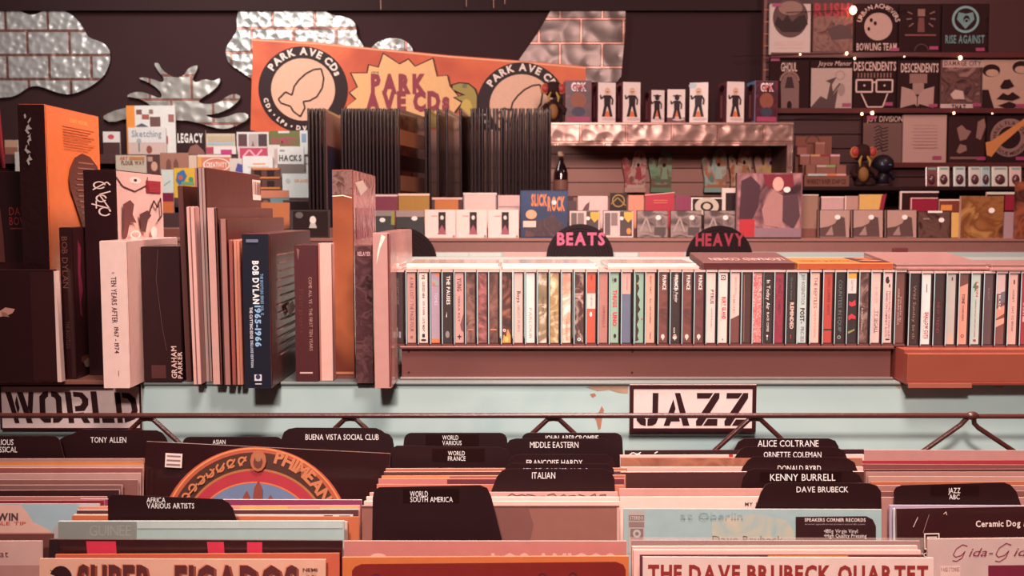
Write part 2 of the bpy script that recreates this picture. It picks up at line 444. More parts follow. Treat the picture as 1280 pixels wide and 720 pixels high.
# ------------------------------------------------------------------ cassettes
CW, CD, CH = .0158, .070, .109
case_g = G()
edge_l = M('b0c6c6', .15, coat=1, spec=.7); rim = M('cfa89e', .25, coat=.6); rimb = M('6b3d39', .3, coat=.6)
gapm = M('2e1517', .4, coat=.5)
hw = CW/2
case_g.box(-hw, -hw + .0012, 0, CD, .003, CH - .003, gapm, front=edge_l)  # left edge coloured pale to paint the highlight on clear plastic
case_g.box(hw - .0012, hw, 0, CD, .003, CH - .003, gapm)
case_g.box(-hw, hw, 0, CD, CH - .003, CH, rim)
case_g.box(-hw, hw, 0, CD, 0, .003, rimb)
case_g.box(-hw + .0012, hw - .0012, CD - .002, CD, .003, CH - .003, gapm)
case_mesh = None
pane_mesh = None
def cassette(x, Y, z, desc, col, art=None, group='cassettes in the main row', gloss=True, tiltz=0):
    global case_mesh, pane_mesh
    t = thing('cassette', desc, 'cassette', (x, Y, z), (0, 0, tiltz), group)
    if case_mesh is None:
        o = case_g.build('case', t); case_mesh = o.data
        g = G(); g.add([(-hw + .0012, .0002, .003), (hw - .0012, .0002, .003), (hw - .0012, .0002, CH - .003), (-hw + .0012, .0002, CH - .003)], [(0, 1, 2, 3)], CLEAR('f6e4dc', .035, .10)); o2 = g.build('front_pane', o); pane_mesh = o2.data
    else:
        for nm, me in (('case', case_mesh), ('front_pane', pane_mesh)):
            o = bpy.data.objects.new(nm, me); COL.objects.link(o); o.parent = t if nm == 'case' else o_case
            o_case = o
    g = G(); a, b = -hw + .0019, hw - .0021
    g.box(a, b, .0022, CD - .003, .0045, CH - .0045, col)
    if art:     # frame: u 0..12 across, v 0..100 from the top
        fr = Fr(g, (a, .0022, CH - .0045), (1,0,0), (0,0,1), (0,-1,0), px=(0, 0), kx=(b-a)/12, ky=(CH - .009)/100, lift=.0001, step=.0001)
        art(fr)
    g.build('j_card', t)
    return t
def V(txt, mat, a0=3, a1=9, b0=10, b1=90, bold=0): return lambda q: q.text(txt, a0, b0, a1, b1, mat, rot=-90, bold=bold)
def A_(*fs): return lambda q: [f(q) for f in fs]
def RC(a0, b0, a1, b1, mat): return lambda q: q.rect(a0, b0, a1, b1, mat)
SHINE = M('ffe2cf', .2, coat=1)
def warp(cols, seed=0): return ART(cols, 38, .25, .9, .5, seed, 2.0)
W_ = WHITE; K_ = INK
red2 = M('c4222f'); greenc = M('86a088'); lil = M('a98a98'); salm = M('e0a088')
CS = [  # left edge in the photograph, description, colour, print
 (490, 'black cassette spine with small grey text, leftmost of the cassette row', M('33191b'), A_(V('DISTANT HOME', M('7d6a68'), 3, 6.5, 8, 45), RC(3, 78, 4.5, 92, GREY), RC(6, 84, 9, 93, GREY))),
 (506, 'dusty pink cassette spine lettered lengthwise, second in the row, beside the black one', M('bd8478'), A_(V('A LINE LOST / THE PAGE FOUR', M('5e3330'), 4, 9, 6, 84), RC(4, 90, 8, 94, M('8a5a52')))),
 (521, 'cream cassette spine with fine black text, left of the lilac one', M('ecccc0'), A_(V('YE', K_, 4, 8, 2, 9, 2), V('GUESSED NINE', K_, 4.5, 8, 12, 36), V('GOD A NAME', K_, 5, 8, 40, 60), V('LATE NIGHT', K_, 4.5, 8, 64, 84), RC(4, 87, 8, 92, K_), lambda q: q.disc(6, 96, 4, K_, 1.6))),
 (536, 'lilac cassette spine with orange corner and foot', lil, A_(lambda q: q.poly([(4, 0), (12, 0), (12, 6)], ORANGE), lambda q: q.ring(2, 18, 5, 9, M('8fa294'), 0, 90, 10), lambda q: q.poly([(2, 12), (5, 14), (7, 18), (2, 17)], ORANGE), V('TOMES', M('d8c8d2'), 5, 9, 28, 46), RC(0, 94, 12, 100, ORANGE))),
 (551, 'black cassette spine reading THE PAUSES', M('30181a'), A_(V('THE PAUSES', W_, 5, 10, 4, 45, 1), lambda q: q.disc(6, 88, 3, M('8a7a74'), 5), lambda q: q.poly([(4, 62), (5.5, 55), (5, 64)], W_))),
 (566, 'pink cassette spine with black star near its foot', M('c98f86'), A_(V('YUNG', MAROON, 3, 9, 7, 26, 1), V('TERRA KEY', MAROON, 4, 7, 32, 70), lambda q: q.poly([(7, 74), (12, 58), (12, 84), (9, 82)], M('7a4642')), lambda q: q.poly([(6, 87), (7, 90), (10, 91), (7, 92), (6, 96), (5, 92), (2, 91), (5, 90)], K_))),
 (580, 'brown shrink-wrapped cassette right of the pink star spine', warp(['4a2a26', '7a4f46', '9a6a5e'], 1), RC(2, 80, 10, 82, M('c06a50'))),
 (595, 'brown wrapped cassette with rose smudge, between two plain brown ones', warp(['5a2f2c', '8a4a46', 'b86a68'], 2), None),
 (609, 'brown wrapped cassette with orange line, left of the flame cassette', warp(['4e2b27', '73483f', '8e5c50'], 3), RC(1, 80, 10, 82, M('c87050'))),
 (625, 'dark brown cassette spine with an orange flame at its foot', warp(['3c1f1c', '5e302a', '9a5a44'], 4), A_(lambda q: q.poly([(0, 100), (2, 88), (5, 92), (8, 80), (12, 90), (12, 100)], M('e08a3c')), lambda q: q.disc(6, 95, 3, M('f2b05c'), 4), lambda q: q.ring(3, 82, 1.2, 2, W_))),
 (640, 'pink cassette spine with dark script and grey text, right of the flame', M('dba69a'), A_(V('Boys', K_, 4, 9, 26, 42, 1), V('NIGHT PUFFS', GREY, 4, 8.5, 46, 84))),
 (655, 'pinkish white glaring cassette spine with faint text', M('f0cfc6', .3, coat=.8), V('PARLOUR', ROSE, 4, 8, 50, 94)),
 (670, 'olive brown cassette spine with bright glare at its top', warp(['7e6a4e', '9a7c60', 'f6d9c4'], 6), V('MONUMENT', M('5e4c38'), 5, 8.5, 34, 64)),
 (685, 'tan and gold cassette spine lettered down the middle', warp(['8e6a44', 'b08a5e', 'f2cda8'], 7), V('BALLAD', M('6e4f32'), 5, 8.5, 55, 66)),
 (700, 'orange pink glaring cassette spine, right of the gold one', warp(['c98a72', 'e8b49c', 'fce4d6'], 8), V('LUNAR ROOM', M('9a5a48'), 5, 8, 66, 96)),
 (716, 'dark brown wrapped cassette left of the red and white one', warp(['3a1e1c', '57312c', 'c9a294'], 9), A_(lambda q: q.disc(6, 95, 2.4, W_, 2.4), lambda q: q.disc(6, 95, 1.2, K_, 1.2))),
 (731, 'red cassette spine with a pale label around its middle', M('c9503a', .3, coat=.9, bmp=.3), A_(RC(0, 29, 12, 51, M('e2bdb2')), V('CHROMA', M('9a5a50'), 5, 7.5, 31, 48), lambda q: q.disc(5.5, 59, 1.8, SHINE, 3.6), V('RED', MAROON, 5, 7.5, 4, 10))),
 (746, 'dusky rose cassette spine between the red and the green one', M('b07268', .3, coat=.7, bmp=.3), V('SAMMARELLA', M('7a3f3a'), 5, 9, 46, 78)),
 (760, 'pale green cassette spine with two bold red words', M('8aa48e'), A_(V('THUGS', red2, 4, 9.5, 24, 49, 2), V('UNO', red2, 4, 9.5, 56, 76, 2), lambda q: q.disc(7, 10, 2, K_, 3), lambda q: q.disc(7, 90, 2, K_, 3), V('ago', K_, 3, 5, 6, 14))),
 (775, 'cassette spine salmon above and slate blue below', M('5f6276'), A_(RC(0, 0, 12, 30, M('d8968a')), RC(6.5, 5, 7.2, 25, MAROON))),
 (791, 'green cassette spine covered with black foliage on its left', M('86a48c'), A_(lambda q: q.poly([(1, 2), (5, 3), (6, 8), (4, 14), (6, 22), (3, 30), (7, 38), (5, 46), (8, 52), (4, 58), (6, 66), (3, 74), (6, 82), (4, 90), (6, 96), (1, 98)], M('3a2a28')), lambda q: q.disc(10, 66, .9, RED, 1.6), lambda q: q.disc(3, 15, .9, ORANGE, 1.2))),
 (805, 'salmon cassette spine left of the first purple brown one', M('dc9a84'), A_(V('BRIGHT THIRST', MAROON, 5, 7.5, 4, 30), V('ALL UNFOLDING', MAROON, 5, 7.5, 36, 72), V('TINY', MAROON, 5, 7.5, 84, 96))),
 (821, 'maroon cassette spine reading PRINCE, leftmost of three', ART(['5a2c28', '7a4038', '6a342e'], 30, .4, .3, 0, 1), None),
 (836, 'black cassette spine with white script between the first two PRINCE spines', M('34201f'), A_(V('Hunt and his Ponder', W_, 5.5, 10, 1, 42), V('Evening Rules', M('9a8480'), 3, 5, 6, 38), lambda q: q.ring(6, 92, 2, 3, W_), V('ent', W_, 4, 7, 78, 86))),
 (851, 'maroon cassette spine reading PRINCE, middle one of three', ART(['5a2c28', '7a4038', '6a342e'], 30, .4, .3, 0, 1), None),
 (866, 'maroon cassette spine reading PRINCE, left of the cream PYRUS spine', ART(['52282a', '6e3634', '5e2e2c'], 30, .4, .3, 0, 2), None),
 (881, 'cream cassette spine reading PYRUS', M('e6c0b4'), A_(V('PYRUS', M('3a2630'), 5, 10, 24, 44, 1), V('WHITE ROSES', M('7a5450'), 6, 8, 50, 78))),
 (896, 'cream cassette spine with bold red words and a dark badge on top', M('ecc8bc'), A_(V('BURT GLAND', red2, 5, 10, 34, 66, 2), RC(2.5, 3, 9, 10, M('5a4448')), lambda q: q.ring(5.8, 6.5, 1.4, 2.4, WHITE), V('HOLIDAY SONGS', M('b06a64'), 2.6, 4.4, 34, 68), lambda q: q.disc(6, 95, 1.3, ROSE))),
 (911, 'cassette spine cream above with a brown diagonal foot', M('e0b6aa'), A_(lambda q: q.poly([(0, 66), (12, 60), (12, 100), (0, 100)], M('6e342e')), V('MARCH DEMO', M('c4948a'), 5, 8, 6, 30), V('SIDE', M('b08078'), 3, 6, 30, 58))),
 (925, 'plain dark brown cassette spine left of the pink speckled one', M('4a2823', .3, coat=.7), lambda q: q.line([(2.6, 3), (3.4, 98)], .5, M('a87a6c'))),
 (939, 'pink and red speckled cassette spine', ART(['e2a89e', 'b8404a', 'd88a82', 'e8b8ae'], 190, .5), None),
 (952, 'black cassette spine with white handwriting', M('2c1819'), A_(V('In Today Air', W_, 4, 9, 10, 52), V('BLACK COFFEE', W_, 5, 8, 56, 84), lambda q: q.disc(6, 90, 1.3, W_), RC(5.7, 90, 6.2, 96, W_))),
 (966, 'deep crimson cassette spine right of the black handwritten one', ART(['7a1a30', '94233a', '6a1428'], 60), V('SCARLET VESPERS', M('5a1022'), 5, 9, 8, 60)),
 (981, 'black cassette spine with pale bold word low down', M('332120'), A_(V('REMINDED', M('e8b8a6'), 5, 10, 42, 80, 2), V('Green moss', M('4c6a62'), 5, 8, 6, 38), RC(6, 88, 7, 94, M('a03a3a')))),
 (995, 'pale teal cassette spine reading JEFF ROSENSTOCK POST-', M('b9c0ba'), A_(V('JEFF ROSENSTOCK', M('4e4a50'), 4.5, 9.5, 2, 46), V('POST-', K_, 3.5, 9.5, 50, 72, 2), V('PRC-353', M('4e4a50'), 4.5, 9.5, 77, 98))),
 (1011, 'salmon cassette spine reading THE REPTILES', M('e6b0a0'), A_(V('THE REPTILES', M('7a4038'), 4, 9, 6, 50), V('LIVE IN ATLANTIS', M('c47a6a'), 5, 8, 54, 92))),
 (1027, 'red cassette spine with one black stripe', M('b4392c'), A_(RC(1, 80, 12, 82, K_), V('LONG SUMMER NIGHT', M('7a2018'), 5, 9, 6, 60))),
 (1042, 'black cassette spine with faint teal letters, right of the red one', M('2f2222', .3, coat=.7), A_(V('COUNTESS IN EQUIP', M('5e6a68'), 4, 9, 10, 84), lambda q: q.ring(6, 92, 1.5, 2.6, M('8a908c')))),
 (1057, 'cassette spine with orange top, white label and red figure', M('2a1620'), A_(RC(0, 0, 12, 8, M('e6a03c')), RC(0, 8, 12, 29, M('dcc4bc')), V('Sand Hour', M('8a7a78'), 4, 9, 10, 26), lambda q: q.poly([(2, 40), (6, 42), (11, 38), (12, 46), (6, 48), (2, 46)], red2), lambda q: q.poly([(1, 62), (6, 58), (12, 62), (12, 66), (6, 65), (2, 68)], red2), lambda q: q.poly([(1, 84), (11, 80), (11, 82), (2, 87)], M('8a8a4a')))),
 (1072, 'brown crinkled shrink-wrapped cassette left of TY SEGALL', warp(['3e2320', '68433c', 'a8887c'], 11), V('SUNLIT HALL', M('d8bcae'), 3, 5, 50, 82)),
 (1087, 'pink cassette spine reading TY SEGALL', M('e0b0a6'), A_(V('TY SEGALL', M('3a2a2c'), 5, 10, 54, 86), RC(4, 50, 4.7, 86, M('8a6a68')), V('HER', M('d09a92'), 4, 9, 20, 44))),
 (1102, 'pink cassette spine with dense black scribbled lettering', M('e2b2a8'), A_(lambda q: q.disc(5, 10, 3, K_, 5), lambda q: q.disc(8, 8, 1.4, M('e2b2a8'), 2), lambda q: q.disc(8, 18, 1, K_, 3), V('HANG ON CHIMNEY SLOW', M('5a4648'), 3, 6, 26, 92), V('MOSS ROAD NATION GUM', M('5a4648'), 7, 10, 26, 92), RC(4, 94, 10, 96, K_))),
 (1117, 'brown cassette spine with two lines of pale text', M('6a352e'), A_(V('ANNIE BOURN CHORUS', M('c8a094'), 3, 5.5, 22, 74), V('from another day', M('c8a094'), 6.5, 9, 34, 70))),
]
Yk = 1.4135
for i, (px, d, col, art) in enumerate(CS):
    x = Xp(px + 8.2, 385, Yk)
    t = cassette(x, Yk, zk, d, col, art)
    if 'PRINCE' in d:
        g = G(); fr = Fr(g, (-hw + .0019, .0022, CH - .0045), (1,0,0), (0,0,1), (0,-1,0), px=(0, 0), kx=(CW - .0040)/12, ky=(CH - .009)/100, lift=.0002, step=.0001)
        fr.text('PRINCE', 5, 3, 10, 24, WHITE, rot=-90, bold=1); fr.disc(6, 91, 2.6, M('e8c8b8'), 3.4); fr.poly([(4.5, 93), (7.5, 93), (6, 97)], M('e8c8b8'))
        g.build('spine_print', t)
CS2 = [
 (1134.6, 'dark brown cassette spine with faded gold script, leftmost on the right hand riser', M('3a2422', .35, coat=.7), V('Wild Sunday birth', M('8a6a5a'), 5, 9, 16, 92)),
 (1150.1, 'white cassette spine with red words reading SHALLOW CUTS', M('ecd2ca'), A_(V('SHALLOW CUTS', CRIM, 5, 10, 54, 92, 2), RC(5.5, 14, 7, 26, M('8a6a68')), V('LIME LANE', GREY, 2.5, 4.2, 56, 92))),
 (1165.6, 'dark maroon cassette spine with faint red lettering', M('3c1c20'), V('NEW TREND', M('7a2028'), 4, 8, 40, 84)),
 (1181.1, 'grey beige cassette spine without text', M('b4a69c'), lambda q: [q.rect(6, 4, 8, 9, MAROON), q.poly([(2, 100), (6, 80), (10, 90), (12, 100)], M('c8a088'))]),
 (1196.6, 'salmon cassette spine reading TONE with a brown top', M('d48d78'), A_(lambda q: q.poly([(0, 0), (12, 0), (12, 13), (0, 18)], M('6a3830')), V('TONE', K_, 4, 8, 28, 42, 1), V('SOUND BARN', M('5a2c28'), 4.5, 7.5, 44, 66), lambda q: q.ring(6, 88, 1.4, 2.4, M('7a4038')))),
 (1212.1, 'pale green cassette spine with a leaf emblem and red letters', M('b5bcb0'), A_(lambda q: q.poly([(3, 14), (6, 10), (6, 16), (10, 18), (6, 22), (4, 26), (4, 20), (1, 19)], M('4a6a48')), V('LION', red2, 6, 9, 11, 32, 1), V('GARDEN WALK AND LEFT SHADE', M('8a4a48'), 5, 7, 36, 90), RC(4, 93, 8, 96, CRIM))),
 (1227.6, 'plain grey brown cassette spine right of the leaf emblem', M('54383a'), V('BALM', M('84686a'), 5, 8, 20, 36)),
 (1243.1, 'collage cassette spine in pink, grey and salmon pieces', M('7a4038'), A_(RC(0, 0, 12, 28, M('d0a8a2')), lambda q: q.poly([(0, 50), (12, 44), (12, 56), (0, 64)], M('d88a74')), lambda q: q.poly([(0, 66), (12, 62), (12, 70), (0, 76)], M('e09a84')), lambda q: q.poly([(6, 26), (12, 24), (12, 40), (4, 42)], M('6a6068')), V('BLADE', WHITE, 3, 6, 30, 50))),
 (1258.6, 'salmon pink cassette spine left of the crimson one', M('d8a294'), A_(V('DAY TO BREAK', M('5a3634'), 5, 8, 46, 82), V('HONEY', M('7a4a46'), 5, 8, 22, 40), RC(6, 8, 8, 14, MAROON))),
 (1274.1, 'crimson cassette spine at the right end of the row', M('9a2030'), A_(RC(5, 4, 9, 12, M('c0606a')), V('CHAIN', M('e8b0b0'), 3, 8, 40, 58), RC(3, 60, 8, 68, M('d8a0a0')))),
 (1289.6, 'dark cassette cut by the right border of the photograph', M('50282a'), None),
]
for px, d, col, art in CS2:
    cassette(Xp(px + 8.4, 388, YK2 + .002), YK2 + .003, zk2, d, col, art, 'cassettes on the right hand riser')

# flat cases lying on the cassettes
ZT = zk + CH
def flat_case(label, xl, xr, py, mat, edge, name='cd_case', n=1, t_=.0085, y0=1.418, dy=.125, art=None, zb=None, gp=None, tilt=0):
    x0, x1 = Xp(xl, py, y0), Xp(xr, py, y0)
    t = thing(name, label, 'case', ((x0+x1)/2, y0, zb if zb else ZT + .0004), (tilt, 0, 0), group=gp)
    w = x1 - x0
    g = G(); g.cbox(-w/2, w/2, 0, dy, 0, t_*.5, edge, .0008); g.build('tray', t)
    g = G(); g.cbox(-w/2, w/2 - .004, .0008, dy, t_*.5, t_, mat, .0008)
    if art: art(Fr(g, (-w/2, 0, t_), (1,0,0), (0,1,0), (0,0,1), kx=1))
    g.build('lid', t)
    return t
clr = M('f2d9d0', .15, coat=1, spec=.7)
flat_case('short clear case end lying on the leftmost cassettes', 489, 502, 327, clr, M('d8aaa0', .2, coat=1), gp='flat cases on the cassette row', dy=.1)
flat_case('clear case lying flat on the left part of the cassette row', 508, 626, 327, clr, M('e0b8ac', .2, coat=1), gp='flat cases on the cassette row')
flat_case('clear case lying flat on the cassettes below the BEATS record', 628, 748, 327, clr, M('e6c0b4', .2, coat=1), gp='flat cases on the cassette row')
flat_case('clear case lying flat left of the brown LEONARD COHEN box', 760, 874, 327, clr, M('d8a89c', .2, coat=1), gp='flat cases on the cassette row')
flat_case('pink case lying flat right of the orange box set', 1121, 1237, 327, M('8a635d', .4, coat=.2), M('b07c74', .3), gp='flat cases on the cassette row', dy=.135, t_=.008, y0=1.412, tilt=R(5))
flat_case('pink case lying flat at the right border of the photograph', 1240, 1360, 329, M('8a635d', .4, coat=.2), M('b07c74', .3), gp='flat cases on the cassette row', dy=.13, t_=.0095, y0=1.406, zb=zk2 + CH + .0004)
def cohen(label, xl, xr, y_front, Y, hgt, dy, topm, frontm, txt, tm, extra=None, tilt=0):
    x0, x1 = Xp(xl, 325, Y), Xp(xr, 325, Y); w = x1 - x0
    t = thing('box_set', label, 'box set', ((x0+x1)/2, Y, ZT + .0004), (tilt, 0, 0))
    g = G(); g.cbox(-w/2, w/2, 0, dy, 0, hgt, topm, .0012); g.build('slipcase', t)
    g = G(); g.box(-w/2 + .002, w/2 - .002, -.0006, -.0001, .001, hgt - .001, frontm); g.build('spine_label', t)
    g = G(); fr = Fr(g, (-w/2, 0, hgt), (1,0,0), (0,1,0), (0,0,1))
    fr.text(txt, w*.93, .016, w*.12, .040, tm) if extra is None else extra(fr, w)
    g.build('title_lettering', t)
cohen('brown box set lettered LEONARD COHEN lying flat on the cassettes', 878, 994, 322, 1.416, .0105, .105, M('5e3f3c', .45), MAROON, 'LEONARD COHEN', M('c49a90'), tilt=R(5.5))
cohen('orange box set lettered leonard cohen lying flat beside the brown one', 997, 1117, 322, 1.416, .0095, .09, M('ac6430', .5), M('b05030', .45), '', None,
      lambda fr, w: [fr.text('leonard cohen', w*.62, .014, .012, .040, MAROON), fr.rect(w*.68, .004, w*.98, .084, M('4a2a26')), fr.poly([(w*.70, .03), (w*.82, .045), (w*.97, .03), (w*.85, .022)], ORANGE), fr.poly([(w*.72, .06), (w*.8, .07), (w*.97, .062), (w*.85, .055)], ORANGE)], tilt=R(2))

# ------------------------------------------------------------------ box sets on the left of the counter
def boxset(name, label, x0, x1, yt, Y, xback, body, spine, side=None, art=None, sart=None, zb=None, cat='box set', rot=0, ybot=480, parts=True, dep=None, group=None, edge=None, lean=0):
    """x0..x1 the spine that faces us, xback where its far right edge shows"""
    z0 = ZC if zb is None else zb
    a, b = Xp(x0, (yt+ybot)/2, Y), Xp(x1, (yt+ybot)/2, Y)
    h = Zp(yt, Y) - z0; w = b - a
    if dep is None:
        Y1 = Y*(640 - x1)/(640 - xback); dep = Y1 - Y
    t = thing(name, label, cat, ((a+b)/2, Y, z0), (0, lean, rot), group)
    g = G(); g.cbox(-w/2, w/2, .0004, dep, 0, h, body, min(.0015, w*.2)); g.build('slipcase', t)
    ky = h/(ybot - yt)
    g = G(); fr = Fr(g, (-w/2, 0, h), (1,0,0), (0,0,1), (0,-1,0), px=(x0, yt), kx=w/(x1-x0), ky=ky, lift=.0004)
    fr.rect(x0+.4, yt+.6, x1-.4, ybot-.6, spine)
    if art: art(fr)
    g.build('spine_print', t)
    if side or sart:
        g = G(); fr = Fr(g, (w/2, 0, h), (0,1,0), (0,0,1), (1,0,0), kx=1, lift=.0004)
        fr.px = (0, 0); fr.kx = dep/100; fr.ky = h/100        # side frame: 0..100 both ways
        if side: fr.rect(.8, .5, 99.2, 99.5, side)
        if sart: sart(fr)
        g.build('side_print', t)
    return t
dk = SW('3a1a1c', .35); dk2 = SW('35191b', .4)
# far left
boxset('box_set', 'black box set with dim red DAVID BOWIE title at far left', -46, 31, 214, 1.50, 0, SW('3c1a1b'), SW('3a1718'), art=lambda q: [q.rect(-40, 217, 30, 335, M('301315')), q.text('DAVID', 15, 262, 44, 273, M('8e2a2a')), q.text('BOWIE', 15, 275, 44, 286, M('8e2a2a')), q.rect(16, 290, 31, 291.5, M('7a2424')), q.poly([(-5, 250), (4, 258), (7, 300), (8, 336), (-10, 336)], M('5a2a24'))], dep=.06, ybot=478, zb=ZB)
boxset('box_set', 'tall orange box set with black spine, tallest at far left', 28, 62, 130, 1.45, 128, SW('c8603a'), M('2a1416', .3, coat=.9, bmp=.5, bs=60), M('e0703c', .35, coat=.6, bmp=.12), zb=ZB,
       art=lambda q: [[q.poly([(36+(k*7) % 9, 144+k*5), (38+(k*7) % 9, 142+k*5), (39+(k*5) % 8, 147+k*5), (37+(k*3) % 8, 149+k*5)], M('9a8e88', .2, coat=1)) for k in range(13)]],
       sart=lambda q: [q.text('GARY MOORE', 42, 3.4, 76, 5, M('e8b060')), [q.rect(28, 6.8+i*1.0, 88 - (i % 3)*6, 7.1+i*1.0, M('a04a28')) for i in range(9)],
                       q.poly([(34, 27), (38, 22.5), (46, 18.5), (60, 16.5), (76, 17.5), (90, 21), (99, 27), (99, 50), (62, 50), (52, 42), (42, 35), (36, 31)], M('5e2f26', .35, coat=.6)),
                       [q.rect(46+abs(i-4)*1.5, 20+i*2.2, 88-abs(i-3)*2, 20.5+i*2.2, M('8f5a48')) for i in range(12)]])
boxset('box_set', 'low black box set with pale page edge, front of far left group', -60, 69, 337, 1.36, 0, SW('301618'), M('2f1517', .35, coat=.7, bmp=.2), art=lambda q: [q.rect(40, 340, 68.5, 476, M('381b1c', .4, coat=.6)), q.poly([(-12, 386), (2, 388), (8, 384), (20, 386), (17, 391), (10, 394), (0, 396), (-12, 400)], M('b07a6c')), q.poly([(3, 389), (9, 391), (13, 396), (4, 395)], M('8a5a4c'))], dep=.012, ybot=478, zb=ZB)
g = G(); xe = Xp(72.3, 410, 1.3615); g.box(-.0028, .0028, 0, .011, 0, Zp(339, 1.3615) - ZB, M('d8b0a4', .7))
tag(g.build('booklet', None, (xe, 1.3615, ZB), (0, R(-1.2), 0)), 'thin booklet with pale page edges beside the low black box', 'booklet')
boxset('box_set', 'dark box set with dim BOB DYLAN spine below the orange one', 77, 93, 284, 1.385, 119, dk, M('331819', .35, coat=.8), SW('3a1b1e', .35), zb=ZB,
       art=lambda q: [q.text('BOB DYLAN', 80, 296, 87, 362, M('6a3a30'), rot=-90), q.text('THE BOOTLEG', 82, 405, 87, 440, M('54302c'), rot=-90)],
       sart=lambda q: [q.poly([(22, 8), (36, 14), (30, 30), (40, 42), (28, 50), (34, 60), (24, 58), (18, 30)], M('6a1a30')), q.rect(20, 86, 92, 90, M('5a2a1e')), q.poly([(30, 90), (50, 88), (80, 92), (70, 95), (40, 94)], M('8a6a60', .3))])
def scrawl(q):
    w = M('e0bcb0'); c = [(128, 232, 8, 5), (130, 249, 7, 5), (134, 266, 8, 6)]
    for x, y, a, b in c: q.ring(x, y, a - 2.2, a, w, 0, 330, 20, b/a)
    q.line([(120, 238), (138, 228), (142, 232)], 1.6, w); q.line([(118, 256), (140, 262), (128, 244), (142, 240)], 1.6, w); q.line([(124, 252), (124, 262)], 1.6, w)
def scrib(q):
    k = M('4e2a28')
    q.disc(38, 12, 12, M('f0cabc'), 5); q.disc(38, 12, 3.4, k, 1.8)
    q.line([(0, 10), (12, 22), (36, 28), (62, 18), (64, 6)], 2, k); q.rect(60, 11, 93, 29, M('8a1626', .4))
    for i in range(9): q.rect(64, 13+i*1.7, 90, 13.6+i*1.7, M('b8404a'))
    q.poly([(8, 46), (22, 40), (30, 46), (26, 60), (34, 72), (20, 70), (14, 90), (6, 96)], M('6a3a36'))
    q.poly([(40, 60), (58, 54), (66, 62), (58, 68), (52, 86), (44, 84)], M('54302e')); q.line([(60, 60), (72, 40), (80, 50), (88, 36), (90, 62), (80, 70)], 3, k)
    q.ring(30, 88, 8, 11, M('f2d0c4'), 0, 360, 20, .5); q.disc(70, 86, 7, M('f0d0c4'), 8)
def scrib_side(q):
    """the art fills the upper part of the side"""
    ky, h = q.ky, 1
    q.ky = ky*.36
    scrib(q); q.ky = ky
    for i in range(14): q.line([(10 + (i*37) % 60, 52 + i*3), (40 + (i*53) % 50, 50 + i*3.2)], .5, M('8a6a66', .2, coat=1))
boxset('box_set', 'tall black box set with scrawled white lettering and pink art side', 108, 148, 212, 1.42, 206, SW('33181b'), M('2f1518', .35, coat=.8), M('e0b0a4', .4, coat=.5), scrawl, scrib_side, zb=ZB)
boxset('box_set', 'white box set reading TEN YEARS AFTER overhanging the WORLD sign', 127, 160, 301, 1.345, 224, M('e4b8ac', .35, coat=.6, bmp=.15), M('eac2b6', .4, coat=.5, bmp=.1), M('d8a89c', .35, coat=.6), ybot=487,
       art=lambda q: [q.text('TEN YEARS AFTER', 140.5, 346, 147, 404, M('5a3036'), rot=-90, bold=1), q.text('1967 - 1974', 142.5, 409, 148, 442, M('5a3036'), rot=-90, bold=1), q.rect(146.2, 464, 147, 471, M('7a4a4a')), q.rect(142, 340, 145, 341, ROSE)],
       sart=lambda q: [q.rect(32, 14, 44, 30, M('4a2426')), q.rect(32, 36, 44, 52, M('8a3034')), q.rect(24, 76, 42, 92, M('f0d0c6')), q.rect(28, 79, 38, 86, M('4a3038')), q.rect(28, 88, 38, 90, M('6a4448'))])
boxset('box_set', 'black GRAHAM PARKER box set in front of the white one', 178, 226, 308, 1.395, 300, SW('36191b', .45), M('33171a', .5), None, ybot=480, dep=.10,
       art=lambda q: [q.text('GRAHAM', 213, 434, 219.5, 475, M('dcb4a8'), rot=90, bold=1), q.text('PARKER', 221, 441, 227 - .5, 475, M('dcb4a8'), rot=90, bold=1), q.rect(188, 458, 206, 475, M('4e2422')), q.line([(200, 312), (197, 350), (203, 410), (208, 440)], .6, M('5a3634'))])
# the thin leaning records and sets
lp_side = M('58291f', .4, coat=.3, bmp=.15); bs_g = 'thin sets leaning beside the blue one'
def thin(label, x0, x1, yt, Y, xb, col, side, lean=-.5, name='record_sleeve', sart=None, art=None, ybot=484):
    return boxset(name, label, x0, x1, yt, Y, xb, side or col, col, side, art, sart, cat='record', lean=R(lean), ybot=ybot, group=bs_g)
thin('thin dark sleeve with brown side, first of the leaning sleeves', 224+6, 231+6, 232, 1.40, 253+4, M('5a2e2a'), lp_side, -1.2)
thin('two-tone pale spine between the two dark leaning sleeves', 239.5, 249.5, 258, 1.375, 262, M('dca498'), ROSE, -1.0, art=lambda q: q.rect(243.5, 259, 245, 483, M('7a443e')))
thin('tallest leaning sleeve, brown side with a white barcode sticker', 253, 263, 209, 1.395, 331, M('a8877e'), M('5a2a22', .4, coat=.3, bmp=.2), -.9,
     art=lambda q: [q.rect(253.5, 210, 255.5, 483, M('3a2422')), q.rect(259, 210, 260, 483, M('5a3a36'))],
     sart=lambda q: [q.rect(82, 3, 99, 14, M('e6c4b8')), [q.rect(84+i*3, 4, 85.6+i*3, 11, M('7a4a46')) for i in range(5)], q.rect(40, 24, 70, 24.6, M('b07a6c')), q.rect(30, 29, 85, 29.5, M('a06a5e')), q.disc(88, 30, 8, M('5e2530'), 3)])
thin('pinkish spined sleeve right of the barcode sleeve', 264, 275.5, 259, 1.375, 345, M('d0988c'), M('5a2a22', .4, coat=.3, bmp=.2), -.7, art=lambda q: q.rect(273, 260, 275, 483, M('3e2020')))
thin('dusky sleeve with dark edge left of the salmon spines', 278, 286.5, 273, 1.372, 358, M('a46c62'), M('5a2a22', .4, coat=.3, bmp=.2), -.5, art=lambda q: q.rect(278.3, 274, 280, 483, M('452626')))
